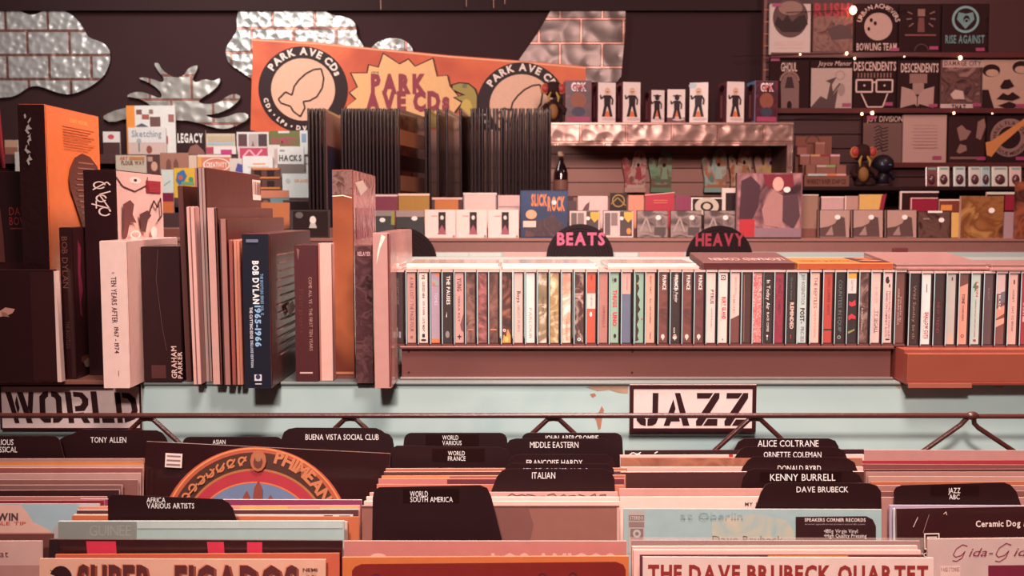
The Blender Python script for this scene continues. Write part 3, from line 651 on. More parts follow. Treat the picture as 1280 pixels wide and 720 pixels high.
thin('crimson edged thin sleeve left of the salmon spine', 288.8, 293.2, 300, 1.372, 310, M('9a4a42'), M('a05a50'), -.4)
thin('salmon orange spine beside the blue BOB DYLAN box', 295, 302.5, 300, 1.372, 320, M('d2826a'), M('c0705a'), -.4, art=lambda q: q.rect(298.6, 301, 299.3, 483, M('a05a48')))
boxset('box_set', 'dark blue BOB DYLAN 1965-1966 box set overhanging the counter', 304, 338, 292, 1.345, 389, M('5a2e28', .4, coat=.4, bmp=.2), M('1e2133', .5, coat=.2, bmp=.1), M('46221d', .45, coat=.35, bmp=.15), ybot=487,
       art=lambda q: [q.text('BOB DYLAN', 317, 326, 324.5, 380, M('f0e2e0'), rot=-90, bold=2), q.text('1965-1966', 319, 382, 326, 434, M('8fb2d0'), rot=-90, bold=2),
                      q.text('THE BOOTLEG SERIES VOL. 12', 326.5, 342, 330, 394, M('7f9fc0'), rot=-90, bold=1), q.text('THE CUTTING EDGE', 312.5, 384, 316, 424, M('e8d8d8'), rot=-90, bold=1),
                      q.text('DELUXE EDITION', 313, 426, 316, 460, M('c8ccd8'), rot=-90, bold=1), q.rect(317, 469, 326, 477, M('d8ccd0')), q.disc(321.5, 472, 3, M('2e3250')), q.rect(310, 299, 325, 303, M('6a6a80')), q.rect(318, 480, 326, 481.5, M('c8bcc0'))],
       sart=lambda q: [[q.rect(14+(i % 3)*4, 14+i*5.5, 90-(i*13) % 30, 15+i*5.5, M('9a6a60')) for i in range(13)], q.poly([(28, 50), (44, 48), (50, 54), (36, 58)], M('e0b0a0'))])
boxset('box_set', 'maroon box set reading COME ALL YE - THE FIRST TEN YEARS', 368.5, 397, 306, 1.40, 401, M('4e1e20', .4), M('4c1c1f', .45, coat=.4), None, ybot=473, dep=.07,
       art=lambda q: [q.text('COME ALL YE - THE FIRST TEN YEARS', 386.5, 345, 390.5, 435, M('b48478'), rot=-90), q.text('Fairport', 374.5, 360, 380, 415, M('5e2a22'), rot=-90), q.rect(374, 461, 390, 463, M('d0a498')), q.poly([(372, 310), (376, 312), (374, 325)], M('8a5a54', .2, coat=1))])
thin('pale spined set between the maroon and the tall wrapped one', 398.5, 415.5, 304, 1.405, 420, M('dca89a'), ROSE, 0, 'box_set', art=lambda q: q.rect(399, 305, 401, 472, M('a8645a')), ybot=473)
boxset('box_set', 'tall shrink-wrapped box set with orange brown spine, left of the cassettes', 416.5, 442, 212, 1.425, 470, SW('8a4a40', .25), ART(['5a2a22', '8a4630', 'a85c3a', '6a3024'], 5, .25, 1, .3, 3, .6), ART(['8a4a46', 'b8706a', 'd09a8e', '7a403c'], 22, .25, 1, .5, 5), ybot=475,
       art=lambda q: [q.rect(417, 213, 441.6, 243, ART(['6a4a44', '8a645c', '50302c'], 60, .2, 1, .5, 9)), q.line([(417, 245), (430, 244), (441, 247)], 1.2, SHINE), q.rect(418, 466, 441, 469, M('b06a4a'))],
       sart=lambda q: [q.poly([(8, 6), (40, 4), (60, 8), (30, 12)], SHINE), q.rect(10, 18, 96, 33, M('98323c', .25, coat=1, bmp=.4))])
boxset('box_set', 'dark mottled box set in front of the tall wrapped one', 444, 466, 307, 1.385, 470, SW('4a2624', .35), ART(['3a1e20', '6a4444', '4a2a2c', '5a3236'], 40, .3, .8, .3, 4), None, ybot=477, dep=.035,
       art=lambda q: [q.rect(447, 313, 465, 321, M('5a1e28')), q.text('RELAYER', 448, 314.5, 464, 319.5, M('d0a0a0'), bold=1)])
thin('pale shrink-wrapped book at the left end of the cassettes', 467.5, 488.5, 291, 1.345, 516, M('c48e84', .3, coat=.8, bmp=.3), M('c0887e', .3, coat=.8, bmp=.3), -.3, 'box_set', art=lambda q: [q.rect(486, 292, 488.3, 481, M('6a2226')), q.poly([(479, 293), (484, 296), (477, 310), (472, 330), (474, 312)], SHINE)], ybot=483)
# ------------------------------------------------------------------ record bins
def Yof(y): return 1.045 + (697 - y)*.00185
XB = [-1.115, -.797, -.482, -.167, .1385, .459, .779]    # partitions
bn = thing('record_bin', 'wooden record bin holding the records in five columns below the counter', 'record bin', (0, .93, 0))
bm_ = M('5a332a', .5, var=.2, vs_=14)
zf = lambda Y: Zp(697 - (Y - 1.045)/.00185, Y) - .335
def slope_board(y0, y1, g):
    z0, z1 = zf(y0) , zf(y1)
    g.add([(XB[0], y0-.93, z0-.015), (XB[-1], y0-.93, z0-.015), (XB[-1], y1-.93, z1-.015), (XB[0], y1-.93, z1-.015),
           (XB[0], y0-.93, z0), (XB[-1], y0-.93, z0), (XB[-1], y1-.93, z1), (XB[0], y1-.93, z1)],
          [(0,3,2,1),(4,5,6,7),(0,1,5,4),(2,3,7,6),(1,2,6,5),(3,0,4,7)], bm_)
g = G(); slope_board(.94, 1.315, g); g.build('sloped_bottom', bn)
g = G(); g.cbox(XB[0], XB[-1], 0, .012, .05, .90, bm_); g.build('front_board', bn)
g = G(); g.box(XB[0], XB[-1], .385, .393, .05, .95, bm_); g.build('back_board', bn)
for x in XB:
    g = G(); g.box(x - .002, x + .002, .012, .385, .05, .93, bm_); g.build('partition', bn)

LEAN = R(5)
def record(label, x0, x1, yt, face, edge=CREAM, Y=None, art=None, roll=0, th=.0032, col='records', sleeve=None, hs=.312, extra=()):
    Y = Y or Yof(yt)
    if roll == 0: roll = R(random.uniform(-.28, .28))
    a, b = P(x0, yt, Y), P(x1, yt, Y); w = b.x - a.x
    c = (a + b)/2
    down = Vector((math.sin(roll)*-1, 0, 0))
    loc = c - Vector((math.sin(roll)*hs, hs*math.sin(LEAN), hs*math.cos(LEAN)*math.cos(roll)))
    t = thing('record', label, 'record', loc, (-LEAN, roll, 0), col)
    g = G(); g.box(-w/2, w/2, 0, th, 0, hs, edge, front=face); g.build('sleeve', t)
    if art:
        zc = (c.y*math.cos(PIT) - (c.z - HC)*math.sin(PIT)); k = zc/FPX
        g = G(); fr = Fr(g, (-w/2, 0, hs), (1,0,0), (0,0,1), (0,-1,0), px=(x0, yt), kx=w/(x1-x0), ky=k*1.035, lift=.0003, step=.0002)
        art(fr); g.build('cover_print', t)
        for nm, fn in extra:
            l0 = fr.l; g = G(); fr.g = g; fn(fr); g.build(nm, t)
    if sleeve:
        g = G(); g.box(-w/2 - .002, w/2 + .004, -.0016, -.0010, -.002, hs + sleeve, CLEAR('e8c4b8', .16 if sleeve > .003 else .035, .12)); g.build('plastic_sleeve', t)
    return t
def divider(label, pts, text=(), body=None, Y=None, patch=None, tilt=0):
    """pts: outline of the part that shows, in the photograph"""
    yt = min(p[1] for p in pts)
    Y = Y or Yof(yt + 14)
    c = P(sum(p[0] for p in pts)/len(pts), yt, Y)
    w3 = [P(a, b, Y) for a, b in pts]
    zb = max(zf(Y) + .004, min(p.z for p in w3) - .26)
    lo = min(p.z for p in w3)
    xl, xr = (Xp(body[0], 640, Y), Xp(body[1], 640, Y)) if body else (w3[0].x, w3[-1].x)
    base = Vector((c.x, Y, zb))
    out = [(p.x - c.x, p.z - zb) for p in w3]
    if body: out = [(xl - c.x, lo - zb - .004)] + out + [(xr - c.x, lo - zb - .004)]
    out = [(out[0][0], 0)] + out + [(out[-1][0], 0)]
    hh = c.z - zb; base.y -= hh*math.tan(LEAN); out = [(a, b/math.cos(LEAN)) for a, b in out]
    t = thing('divider_card', label, 'divider', base, (-LEAN, 0, 0), 'black divider cards between the records')
    g = G(); g.prism(out, 0, .0012, DIV, M('4a2a2c', .3, coat=.5)); g.build('card', t)
    if patch or text:
        zc = P(640, yt, Y); k = (P(641, yt, Y).x - P(640, yt, Y).x)
        g = G(); fr = Fr(g, (0, 0, hh/math.cos(LEAN)), (1,0,0), (0,0,1), (0,-1,0), px=(640 + c.x/k, yt), kx=k, ky=(Zp(yt, Y) - Zp(yt+10, Y))/10, lift=.0003, step=.0002)
        if patch: fr.rect(*patch, M('26110f', .3))
        for tx in text: fr.text(tx[0], *tx[1:5], LET, slant=0)
        g.build('label_strip', t)
    return t
def tab(x0, x1, yt, yb, s0=12, s1=12, r=7):
    """rounded tab outline from lower left round to lower right"""
    q = []
    q.append((x0, yb))
    for k in range(5):
        a = R(90*k/4); q.append((x0 + s0 + r*(1-math.cos(a)), yt + r*(1-math.sin(a))))
    for k in range(5):
        a = R(90*k/4); q.append((x1 - s1 - r*(1-math.sin(a)), yt + r*(1-math.cos(a))))
    q.append((x1, yb)); return q

# --- dividers, back to front
divider('black divider card lettered VARIOUS CLASSICAL at the left border', tab(-90, 84, 545, 580, 10, 8, 10), [('VARIOUS', -14, 549, 17, 556), ('CLASSICAL', -15, 558, 22, 565)], Y=1.297)
divider('black divider card lettered TONY ALLEN below the WORLD sign', [(72, 585), (72, 556), (75, 549), (82, 545), (92, 542), (98, 538), (103, 536.5), (196, 538), (203, 541), (208, 547), (212, 556), (212, 585)], [('TONY ALLEN', 113.5, 546, 158, 553)], Y=1.312)
divider('black divider card lettered ASIAN behind the round ornament cover', tab(222, 360, 546, 580, 6, 6, 9), [('ASIAN', 266, 549.5, 282, 555)], Y=1.305)
divider('black divider card lettered BUENA VISTA SOCIAL CLUB', [(352, 590), (352, 548), (355, 540), (361, 536), (370, 534.5), (470, 535), (477, 538), (481, 541), (487, 543), (491, 548), (492.5, 556), (492.5, 590)], [('BUENA VISTA SOCIAL CLUB', 382, 542.5, 473.5, 549.5)], Y=1.3)
divider('black divider card lettered WORLD VARIOUS behind WORLD FRANCE', tab(500, 640, 541, 600, 5, 6, 9), [('WORLD', 553, 544, 573, 549.5), ('VARIOUS', 553, 550.5, 577, 556)], patch=(532, 543, 599, 557), Y=1.297)
divider('black divider card lettered WORLD FRANCE', [(488, 620), (488, 566), (490, 560), (496, 557), (505, 557), (625, 559), (634, 562), (640, 570), (640, 620)], [('WORLD', 560, 563.5, 581, 569), ('FRANCE', 560, 570, 582, 575.5)], patch=(540, 561, 606, 576.5), Y=1.277)
divider('black divider card lettered JOHN ABERCROMBIE, rearmost by the JAZZ sign', tab(646, 780, 541, 610, 6, 2, 9), [('JOHN ABERCROMBIE', 681, 544, 748, 551.5)], Y=1.298)
divider('black divider card lettered MIDDLE EASTERN', [(628, 600), (632, 557), (637, 550), (645, 548), (755, 548), (760, 550), (762, 560), (762, 600)], [('MIDDLE EASTERN', 662.5, 552, 723, 559.5)], Y=1.289)
divider('black divider card lettered FRANCOISE HARDY', [(628, 610), (636, 574), (643, 569), (650, 568), (758, 568), (766, 573), (769, 581), (769, 610)], [('FRANCOISE HARDY', 658, 574.5, 728, 581.5)], Y=1.262)
divider('black divider card lettered SERGE GAINSBOURG, mostly covered by ITALIAN', [(622, 612), (632, 584), (640, 579), (760, 580), (767, 586), (769, 612)], [('SERGE GAINSBOURG', 653, 585, 735, 592.5)], Y=1.241)
divider('black divider card lettered ITALIAN, front of the middle column stack', [(612, 618), (621, 596), (628, 588), (636, 586), (755, 586), (764, 590), (768, 598), (768.5, 618)], [('ITALIAN', 665, 590, 694, 598)], Y=1.204)
divider('black divider card lettered ALICE COLTRANE, rearmost of the right stack', [(910, 590), (917, 562), (923, 552), (930, 548), (1036, 548), (1044, 551), (1048, 558), (1049, 590)], [('ALICE COLTRANE', 947, 550, 1023, 558)], Y=1.29)
divider('black divider card lettered ORNETTE COLEMAN', [(908, 600), (918, 572), (925, 562), (932, 558.5), (1045, 559), (1055, 563), (1058, 571), (1059, 600)], [('ORNETTE COLEMAN', 954.5, 564.5, 1026.5, 571.5)], Y=1.272)
divider('black divider card lettered DONALD BYRD, mostly covered by KENNY BURRELL', [(918, 612), (928, 584), (935, 575), (942, 571), (1058, 572), (1068, 578), (1072, 590), (1073, 612)], [('DONALD BYRD', 972, 581.5, 1026, 588.5)], Y=1.25)
divider('black divider card lettered KENNY BURRELL', [(924, 615), (929, 596), (934, 589), (942, 586), (1064, 588), (1074, 594), (1078, 602), (1078, 616)], [('KENNY BURRELL', 962.5, 592, 1044, 600.5)], patch=(950, 590, 1052, 602), Y=1.228)
divider('black divider card lettered DAVE BRUBECK, front of the right stack', [(941, 640), (951, 615), (957, 606), (964, 603.5), (1086, 604), (1096, 607), (1101, 614), (1101, 640)], [('DAVE BRUBECK', 995.5, 608, 1060, 615)], Y=1.177)
divider('black divider card lettered JAZZ ABC above the Ceramic Dog cover', [(1117, 650), (1117, 614), (1120, 609), (1127, 606.5), (1255, 603), (1263, 606), (1270, 614), (1275, 630), (1275, 650)], [('JAZZ', 1185, 609.5, 1200, 616), ('ABC', 1186, 617.5, 1199, 623.5)], patch=(1163, 607, 1224, 619), Y=1.175)
divider('large black divider card lettered WORLD SOUTH AMERICA with sloping right edge', [(466, 690), (466, 622), (468, 613), (474, 609), (600, 606.5), (609, 610), (614, 620), (632, 690)], [('WORLD', 512.5, 613.5, 535, 620.5), ('SOUTH AMERICA', 513, 620.5, 566, 627)], patch=(504, 611, 574, 628), Y=1.115)
divider('black divider card lettered AFRICA VARIOUS ARTISTS in the left column', [(137, 668), (135, 625), (137, 620), (142, 618), (278, 624), (286, 628), (292, 636), (303, 668)], [('AFRICA', 183.5, 621.5, 207, 628), ('VARIOUS ARTISTS', 184, 628.5, 243, 635)], Y=1.114)

# --- left column
L1, L2, L3, L4, L5 = ('records of the leftmost column', 'records of the World column', 'records of the middle column', 'records of the Brubeck column', 'records of the rightmost column')
pl = M('b98a80', .25, coat=.6, bmp=.2); plr = M('9a6a62', .3, coat=.5)
record('pinkish brown record edge just below VARIOUS CLASSICAL', -125, 180, 573.5, M('a87468'), M('d09c8e'), col=L1)
record('record with an orange line along its top, left column', -124, 180, 578, M('b86a3c'), M('c88a5a'), col=L1, art=lambda q: [q.rect(-120, 579, 180, 581, M('d0803c')), q.rect(-120, 581, 180, 590, M('c49488'))])
record('record with a bright pink top edge, left column', -124, 178.5, 585, M('8a4a44'), M('e0a898'), col=L1)
record('shrink-wrapped dusky record with a light top, left column', -126, 175, 592, M('b88a80', .25, coat=1, bmp=.4), M('dcb0a4'), col=L1, sleeve=.001)
record('wrapped record with a grey brown face, left column', -127, 172, 600, M('845650', .25, coat=1, bmp=.4), M('b88a80'), col=L1)
record('dark record with a shiny pink top, left column', -128, 152, 606.5, M('7a5450', .25, coat=1, bmp=.3), M('d0a296'), col=L1)
record('dark faced record behind the crimson one, left column', -130, 149, 613, M('3e2022'), M('cc9c90'), col=L1)
record('record with a pink top edge before the dark face, left column', -132, 133, 621, M('a86a62'), M('dca294'), col=L1)
record('record with a crimson top edge, left column', -133, 130, 626, M('7e2028'), M('c88478'), col=L1)
record('pale pink and blue cover lettered WIN at the left border', -200, 124, 630, M('9fb0b4', .4, coat=.5, bmp=.15), M('e0b4a6'), col=L1,
       art=lambda q: [q.poly([(-200, 631), (26, 631), (34, 640), (42, 652), (60, 660), (72, 670), (-200, 670)], M('dca898', .4, coat=.5)), q.poly([(60, 672), (70, 656), (90, 660), (112, 652), (124, 655), (124, 680), (60, 680)], M('b0a09c', .4, coat=.4)), q.text('GODWIN', -32, 641, 23, 649.5, M('4a3638'), bold=2), q.text('ON A SPRINGLE TIP', -70, 651, 33, 655, M('c04038')), q.rect(-200, 664, 66, 700, M('c88a7c'))])
record('brown wrapped record below the pale pink and blue cover', -205, 66, 668, M('6a3c36', .3, coat=.8, bmp=.3), M('7a4a42'), col=L1)
record('mauve pink cover with small dark letters at lower left', -330, 52, 677, M('c4968c', .45), M('e2b6a8'), Y=1.075, col=L1, art=lambda q: [q.text('heartbeat', -40, 688, 10.5, 696, M('6a2a36')), q.rect(-300, 706, 52, 740, M('a8746c'))])

# --- World column
def orn(q):
    cx, cy = 325, 668; ky = .94
    o = [('a85a3c', 118, 100), ('c8663e', 116, 110), ('4a241c', 111, 92)]
    q.disc(cx, cy, 119, M('b8533a'), 117*.93, 60); q.ring(cx, cy, 114, 116, M('e08a50'), 0, 180, 60, .93)
    q.disc(cx, cy, 110, M('4e281c'), 110*.93, 60)
    q.ring(cx, cy, 89, 92, M('b4683e'), 0, 180, 60, .9); q.disc(cx, cy, 89, M('b0303a'), 89*.9, 60); q.ring(cx, cy, 76, 78, M('d8703c'), 0, 180, 60, .86)
    q.disc(cx, cy, 76, M('6c7894'), 76*.86, 60)
    q.arc('PHIMEANPH', cx, cy - 1, 92, 21, 78, 14, M('c8744c'), 2); 
    w = M('c8744c')
    for i in range(9):
        a = R(102 + i*8.2); r0 = 100
        x, y = cx + r0*math.cos(a), cy - r0*.93*math.sin(a)
        q.ring(x, y, 3.2, 5.6, w, 60*i, 60*i + 280, 12); q.line([(x - 3, y + 6), (x + 2, y), (x + 5, y - 6)], 2, w)
    q.disc(cx, cy - 100*.93, 10, M('b06040'), 13, 12); q.disc(cx, cy - 98*.93, 6, M('6a3426'), 8, 8); q.disc(cx, cy - 104*.93, 4, M('a86848'), 5, 8)
    for dx, s in ((-12, .8), (2, 1), (18, .75)):
        q.poly([(cx+dx-6*s, cy - 42), (cx+dx-5*s, cy - 52*s - 8), (cx+dx, cy - 66*s - 4), (cx+dx+5*s, cy - 52*s - 8), (cx+dx+6*s, cy - 42)], M('8a3c30'))
def orn_sticker(q):
    q.rect(210, 571, 231, 588, M('e6c8be'))
    for i in range(3): q.rect(212, 573.5+i*5, 229, 575.5+i*5, M('8a6a66'))
record('dark wrapped cover with a round orange and blue ornament', 183, 488, 559.5, M('36191b', .3, coat=.9, bmp=.25), M('b0857a', .3, coat=.5), Y=1.263, roll=R(2.9), col=L2, art=orn, th=.004, extra=[('price_sticker', orn_sticker)])
record('record edge showing at the right behind the ornament cover', 190, 490, 568, M('8a5048'), M('c48a7c'), Y=1.284, col=L2)
record('record with a white edge and magenta face below the ornament', 100, 452, 624.5, M('8a2f52'), M('e8d8d0'), col=L2)
record('record with an orange and pink face below the magenta one', 98, 450, 632.5, M('d8896a'), M('d8a8a0'), col=L2, art=lambda q: [q.rect(300, 633, 360, 637, M('e8a050')), q.rect(400, 633, 448, 637, M('e0a070'))])
record('record with a white edge over a dark face, World column', 96, 448, 637.5, M('5a2a2c'), M('e8dcd4'), col=L2)
record('cream record right of the AFRICA card', 92, 441, 643.5, M('dcc0b2'), M('ecd4c8'), col=L2, art=lambda q: [q.rect(405, 643.5, 416, 646, M('7a3a34')), q.rect(424, 644, 438, 646, M('6a5a5a'))])
record('record with an orange side behind the pale teal cover', 90, 449, 645.5, M('b8603c'), M('c87848'), Y=1.1375, col=L2)
record('thin white edged record just behind the pale teal cover', 84, 434, 652, M('c4a49a'), M('ecdcd4'), Y=1.127, col=L2)
record('pale teal cover in the World column', 72.5, 430, 651.5, M('a4b2ac', .35, coat=.5, bmp=.15), M('e4dcd4'), Y=1.098, col=L2, th=.004,
       art=lambda q: [q.rect(73, 652, 171, 700, M('84827a', .35, coat=.5)), q.text('GUINEE', 112, 656, 164, 669, M('928e84')), q.rect(172, 652.5, 429, 660, M('b4bab2', .35, coat=.5))])
record('black cover with three red blocks behind the orange sleeve', 62, 428, 675, M('3e2022', .3, coat=.7, bmp=.2), M('7a5048', .3, coat=.6), Y=1.068, col=L2, th=.004,
       art=lambda q: [q.poly([(108, 677), (145, 677), (149, 720), (112, 720)], M('c02a40')), q.poly([(259, 677), (280, 677), (283, 720), (264, 720)], M('c02a40')), q.poly([(309, 677), (328, 677), (329, 720), (310, 720)], M('c02a40')), q.rect(62, 676.5, 74, 720, M('2e1a1c'))])
record('orange sleeve just behind the SUPER FIGADOS cover', 69, 424, 692.5, M('b8563e', .4), M('d8784e'), Y=1.056, col=L2)
def figados(q):
    for (tx, a, b) in (('SUPER', 97, 190), ('FIGADOS', 219, 372)):
        q.text(tx, a + 3, 708.5, b + 3, 748, M('8a3a2c'), bold=2); q.text(tx, a - 1.5, 706, b - 1.5, 746, M('d07a5c'), bold=2); q.text(tx, a, 707, b, 747, M('5a201e'), bold=2)
    q.disc(77, 722, 14, M('3a1a1c'), 15); q.poly([(62, 716), (76, 722), (62, 730)], M('d59a82')); q.line([(64, 712), (80, 722)], 1, M('3a1a1c'))
    q.text('NEMI', 379, 708.5, 397, 712.5, M('5a2a24'), bold=1); q.text('(LP)', 383, 717, 397, 723, M('5a2a24'), bold=1)
record('peach SUPER FIGADOS cover at the front of the World column', 49.5, 407, 699, M('d59a82', .5), M('eab89c'), Y=1.042, col=L2, art=figados)

# --- middle column
record('record with an orange brown top below WORLD FRANCE', 482, 784, 585.5, M('b06448'), M('e0a284'), col=L3)
record('dark faced record under the first orange edge, middle column', 480, 783, 589.5, M('5e2c28'), M('e8b8a4'), col=L3)
record('record with orange left and rose right face, middle column', 477, 782, 594.5, M('c87848'), M('d89a80'), col=L3, art=lambda q: [q.rect(477, 595, 562, 599, M('d8844a')), q.rect(562, 595, 780, 599, M('a85a54'))])
record('rose record with a maroon right half above WORLD SOUTH AMERICA', 473, 781, 598.5, M('c0706a'), M('c8907c'), col=L3, art=lambda q: q.rect(559, 599, 780, 608, M('6a2830')))
record('record with an orange yellow top line above WORLD SOUTH AMERICA', 471, 780, 606, M('c86a5a'), M('e09a50'), col=L3)
record('pink record with dark branch drawing below ITALIAN', 462, 772, 615.5, M('d09488'), M('e4b0a2'), col=L3, art=lambda q: [q.line([(632+i*13, 622 - (i*7) % 5), (640+i*13, 617 + (i*5) % 4), (648+i*12, 621)], 1.1, M('5e3434')) for i in range(10)])
record('cream white edged record behind the brown cover, middle column', 458, 774, 621.5, M('e6bcae'), M('f2d2c4'), col=L3, th=.005)
record('cream edged record touching the brown cover, middle column', 455, 775, 627, M('e0b0a2'), M('efcabb'), col=L3, th=.005)
record('brown cover with darker rounded shade right of WORLD SOUTH AMERICA', 452, 774, 632, M('8e584c', .5), M('e0a898'), Y=1.158, col=L3, art=lambda q: [q.poly([(640, 690), (662, 676), (667, 655), (660, 633), (580, 633), (580, 690)], M('7a4840')), q.rect(771, 632, 774, 700, M('c8988a')), q.rect(452, 632.3, 774, 634, M('6a3c34'))])
record('rose cover lettered LOS AMIGOS behind the orange red one', 430, 783, 676.5, M('b87068', .35, coat=.6, bmp=.1), M('eeb8a6'), Y=1.073, col=L3, art=lambda q: [q.text('LOS AMIGOS', 614, 691.5, 768, 712, M('e09a90'), bold=2), q.disc(473, 697, 11, M('e09a90'), 6)])
def redlp(q):
    q.poly([(440, 722), (440, 712), (444, 707), (452, 704), (770, 702.5), (779, 706), (782, 712), (782, 760), (440, 760)], M('7a2420', .18, coat=1, bmp=.45, bs=30))
    q.ring(470, 722, 5, 6.4, M('4a1416')); q.ring(678, 722, 5, 6.4, M('4a1416')); q.ring(716, 720, 4, 5.4, M('4a1416'))
record('glossy orange and dark red cover at the front of the middle column', 428, 786, 696, M('c8683a', .3, coat=.8, bmp=.15), M('f0a070'), Y=1.044, col=L3, art=redlp)

# --- Brubeck column
record('dark record with white scribbled marks below the JAZZ sign', 781, 1080, 562.5, M('3a1c1e'), M('5a3030'), Y=1.288, col=L4, art=lambda q: [q.line([(787, 567), (792, 565), (796, 567.5), (801, 564.5)], 1, WHITE), q.line([(818, 566), (822, 564)], 1.2, WHITE), q.line([(789, 565), (800, 567)], .7, WHITE)])
record('pink white record edge below the scribbled dark record', 775, 1080, 568.5, M('e8b4a8'), M('f0c8bc'), Y=1.279, col=L4, art=lambda q: q.rect(911, 568, 916, 571, RED))
record('orange brown record with a wavy face, back of the Brubeck column', 776, 1078, 572.5, ART(['8a4c3c', 'a4664e', '7a4234'], 14, .5), M('b87058'), Y=1.27, col=L4)
record('cream record above the cream edged black cover', 776, 1079, 584, M('d8a094'), M('f0c4b4'), Y=1.252, col=L4, th=.005)
record('black cover with a cream top edge, Brubeck column', 776, 1080, 590, M('4c2422', .4, coat=.3), M('eec2b0'), Y=1.238, col=L4, th=.005)
record('dark record with a crimson strip, Brubeck column', 776, 1086, 611, M('a82038'), M('7a4a44'), Y=1.206, col=L4, art=lambda q: [q.rect(776, 611, 1086, 613.5, M('4a2424')), q.rect(860, 613.5, 888, 615, M('c8784a'))])
record('shrink-wrapped pink record with curved shine, Brubeck column', 774, 1088, 611, M('c89084', .2, coat=1, bmp=.5), M('d8a89c'), Y=1.199, col=L4)
record('cream cover with tiny dark letters left of DAVE BRUBECK', 775, 1090, 621, M('e8bcae', .5), M('f2d0c2'), Y=1.187, col=L4, art=lambda q: q.text('MY JAZZ', 931, 627.5, 962, 632, M('4a3434'), bold=1))
def speakers(q):
    c = M('c8b8a4'); 
    q.poly([(890, 652), (915, 644), (945, 642), (985, 650), (995, 672), (890, 672)], ART(['94a6a4', 'b0aa98', 'c4ae98'], 22, .5))
    q.rect(785, 638, 806, 690, M('a89a92')); q.rect(786, 644, 805, 650, M('7a5a58')); q.rect(786, 652, 805, 658, M('8a6a66')); q.rect(788, 660, 804, 673, M('7e6262')); q.disc(796, 666, 5, M('b0a29a')); q.disc(796, 666, 2.2, M('7e6262')); q.text('STEREO', 787, 645, 804, 649, c, bold=1)
    q.text('at Oberlin', 850, 640, 928, 648, M('8a9c9c')); q.text('Dave Brubeck', 890, 668, 978, 676, M('5e5450'))
    q.poly([(994, 645), (1082, 644), (1090, 648), (1094, 656), (1094, 690), (994, 690)], M('3a1a1c'))
    w = M('e0c8c0'); q.text('SPEAKERS CORNER RECORDS', 1005, 646.5, 1081, 650.5, w, bold=1); q.text('www.speakerscornerrecords.com', 1005, 652.5, 1080, 654.5, M('a88a86'))
    q.text('•180g Virgin Vinyl', 1029, 659.5, 1071, 664, w); q.text('•High Quality Pressing', 1029, 665, 1082, 669.5, w)
record('pale teal cover with a SPEAKERS CORNER RECORDS sticker', 779.5, 1102, 636.5, M('98aaa8', .4, coat=.4, bmp=.08), M('c8c4bc'), Y=1.167, col=L4, art=speakers)
record('plastic sleeved record with brown top behind DAVE BRUBECK QUARTET', 789, 1150, 676, M('7a4640', .3, coat=.7), M('c89a8e'), Y=1.105, col=L4, sleeve=.004)
record('pink edged record, second behind DAVE BRUBECK QUARTET', 790, 1147, 683, M('d8a296'), M('eec0b2'), Y=1.083, col=L4, th=.005)
record('pink edged record right behind the DAVE BRUBECK QUARTET cover', 792, 1151, 688, M('e0aca0'), M('f2c8ba'), Y=1.066, col=L4, th=.005)
record('dark edged record touching the DAVE BRUBECK QUARTET cover', 800, 1155, 694, M('5a2428'), M('6a3434'), Y=1.054, col=L4, art=lambda q: q.rect(960, 694.2, 1060, 697, M('d8843c')))
record('cream THE DAVE BRUBECK QUARTET cover at the front', 803.5, 1167, 697, M('d6b0a5', .5), M('f4d0c4'), Y=1.043, col=L4, art=lambda q: [q.text('THE DAVE BRUBECK QUARTET', 810, 706.5, 1160, 726, M('8a2420'), bold=2)])

# --- rightmost column
E5 = [(563, 'b07c74', 'c89a8e', 'broad pink brown band, rearmost of the right column'), (575.5, '9a3038', 'b8524e', 'crimson record edge, right column'), (581, '7a4640', 'b4786c', 'brown record edge below the crimson one, right column'),
      (586.5, '4e2a28', 'a8746a', 'dark record edge in the right column above the tan ones'), (590, 'a4746a', 'b8887c', 'first tan record edge above the JAZZ ABC card'), (596, 'b08074', 'cc9c8c', 'second tan record edge above the JAZZ ABC card'), (602, 'a85c44', 'c4855a', 'orange edged record above the JAZZ ABC card'),
      (607, '9c6a60', 'd0a090', 'rose record edge level with the top of JAZZ ABC'), (614, '7a4a44', 'b88478', 'brown rose record behind the JAZZ ABC card'), (622, 'a87268', 'd8a496', 'pink record edge left of the JAZZ ABC card')]
for y, f_, e_, d in E5:
    Y = Yof(y)
    x0 = 640 + .4605*1244/Y*1.0; 
    record(d, 1069 + (y - 563)*.5, 1069 + (y - 563)*.5 + .315*1237/Y, y, M(f_, .35, coat=.5, bmp=.2), M(e_, .4), Y=Y, col=L5)
record('thin lilac edged record left of the Ceramic Dog cover', 1112, 1443, 632, M('a890a4'), M('c8b0b8'), Y=1.166, col=L5)
record('white edged record touching the Ceramic Dog cover', 1117, 1448, 636, M('cfc8c4'), M('e4dcd8'), Y=1.156, col=L5)
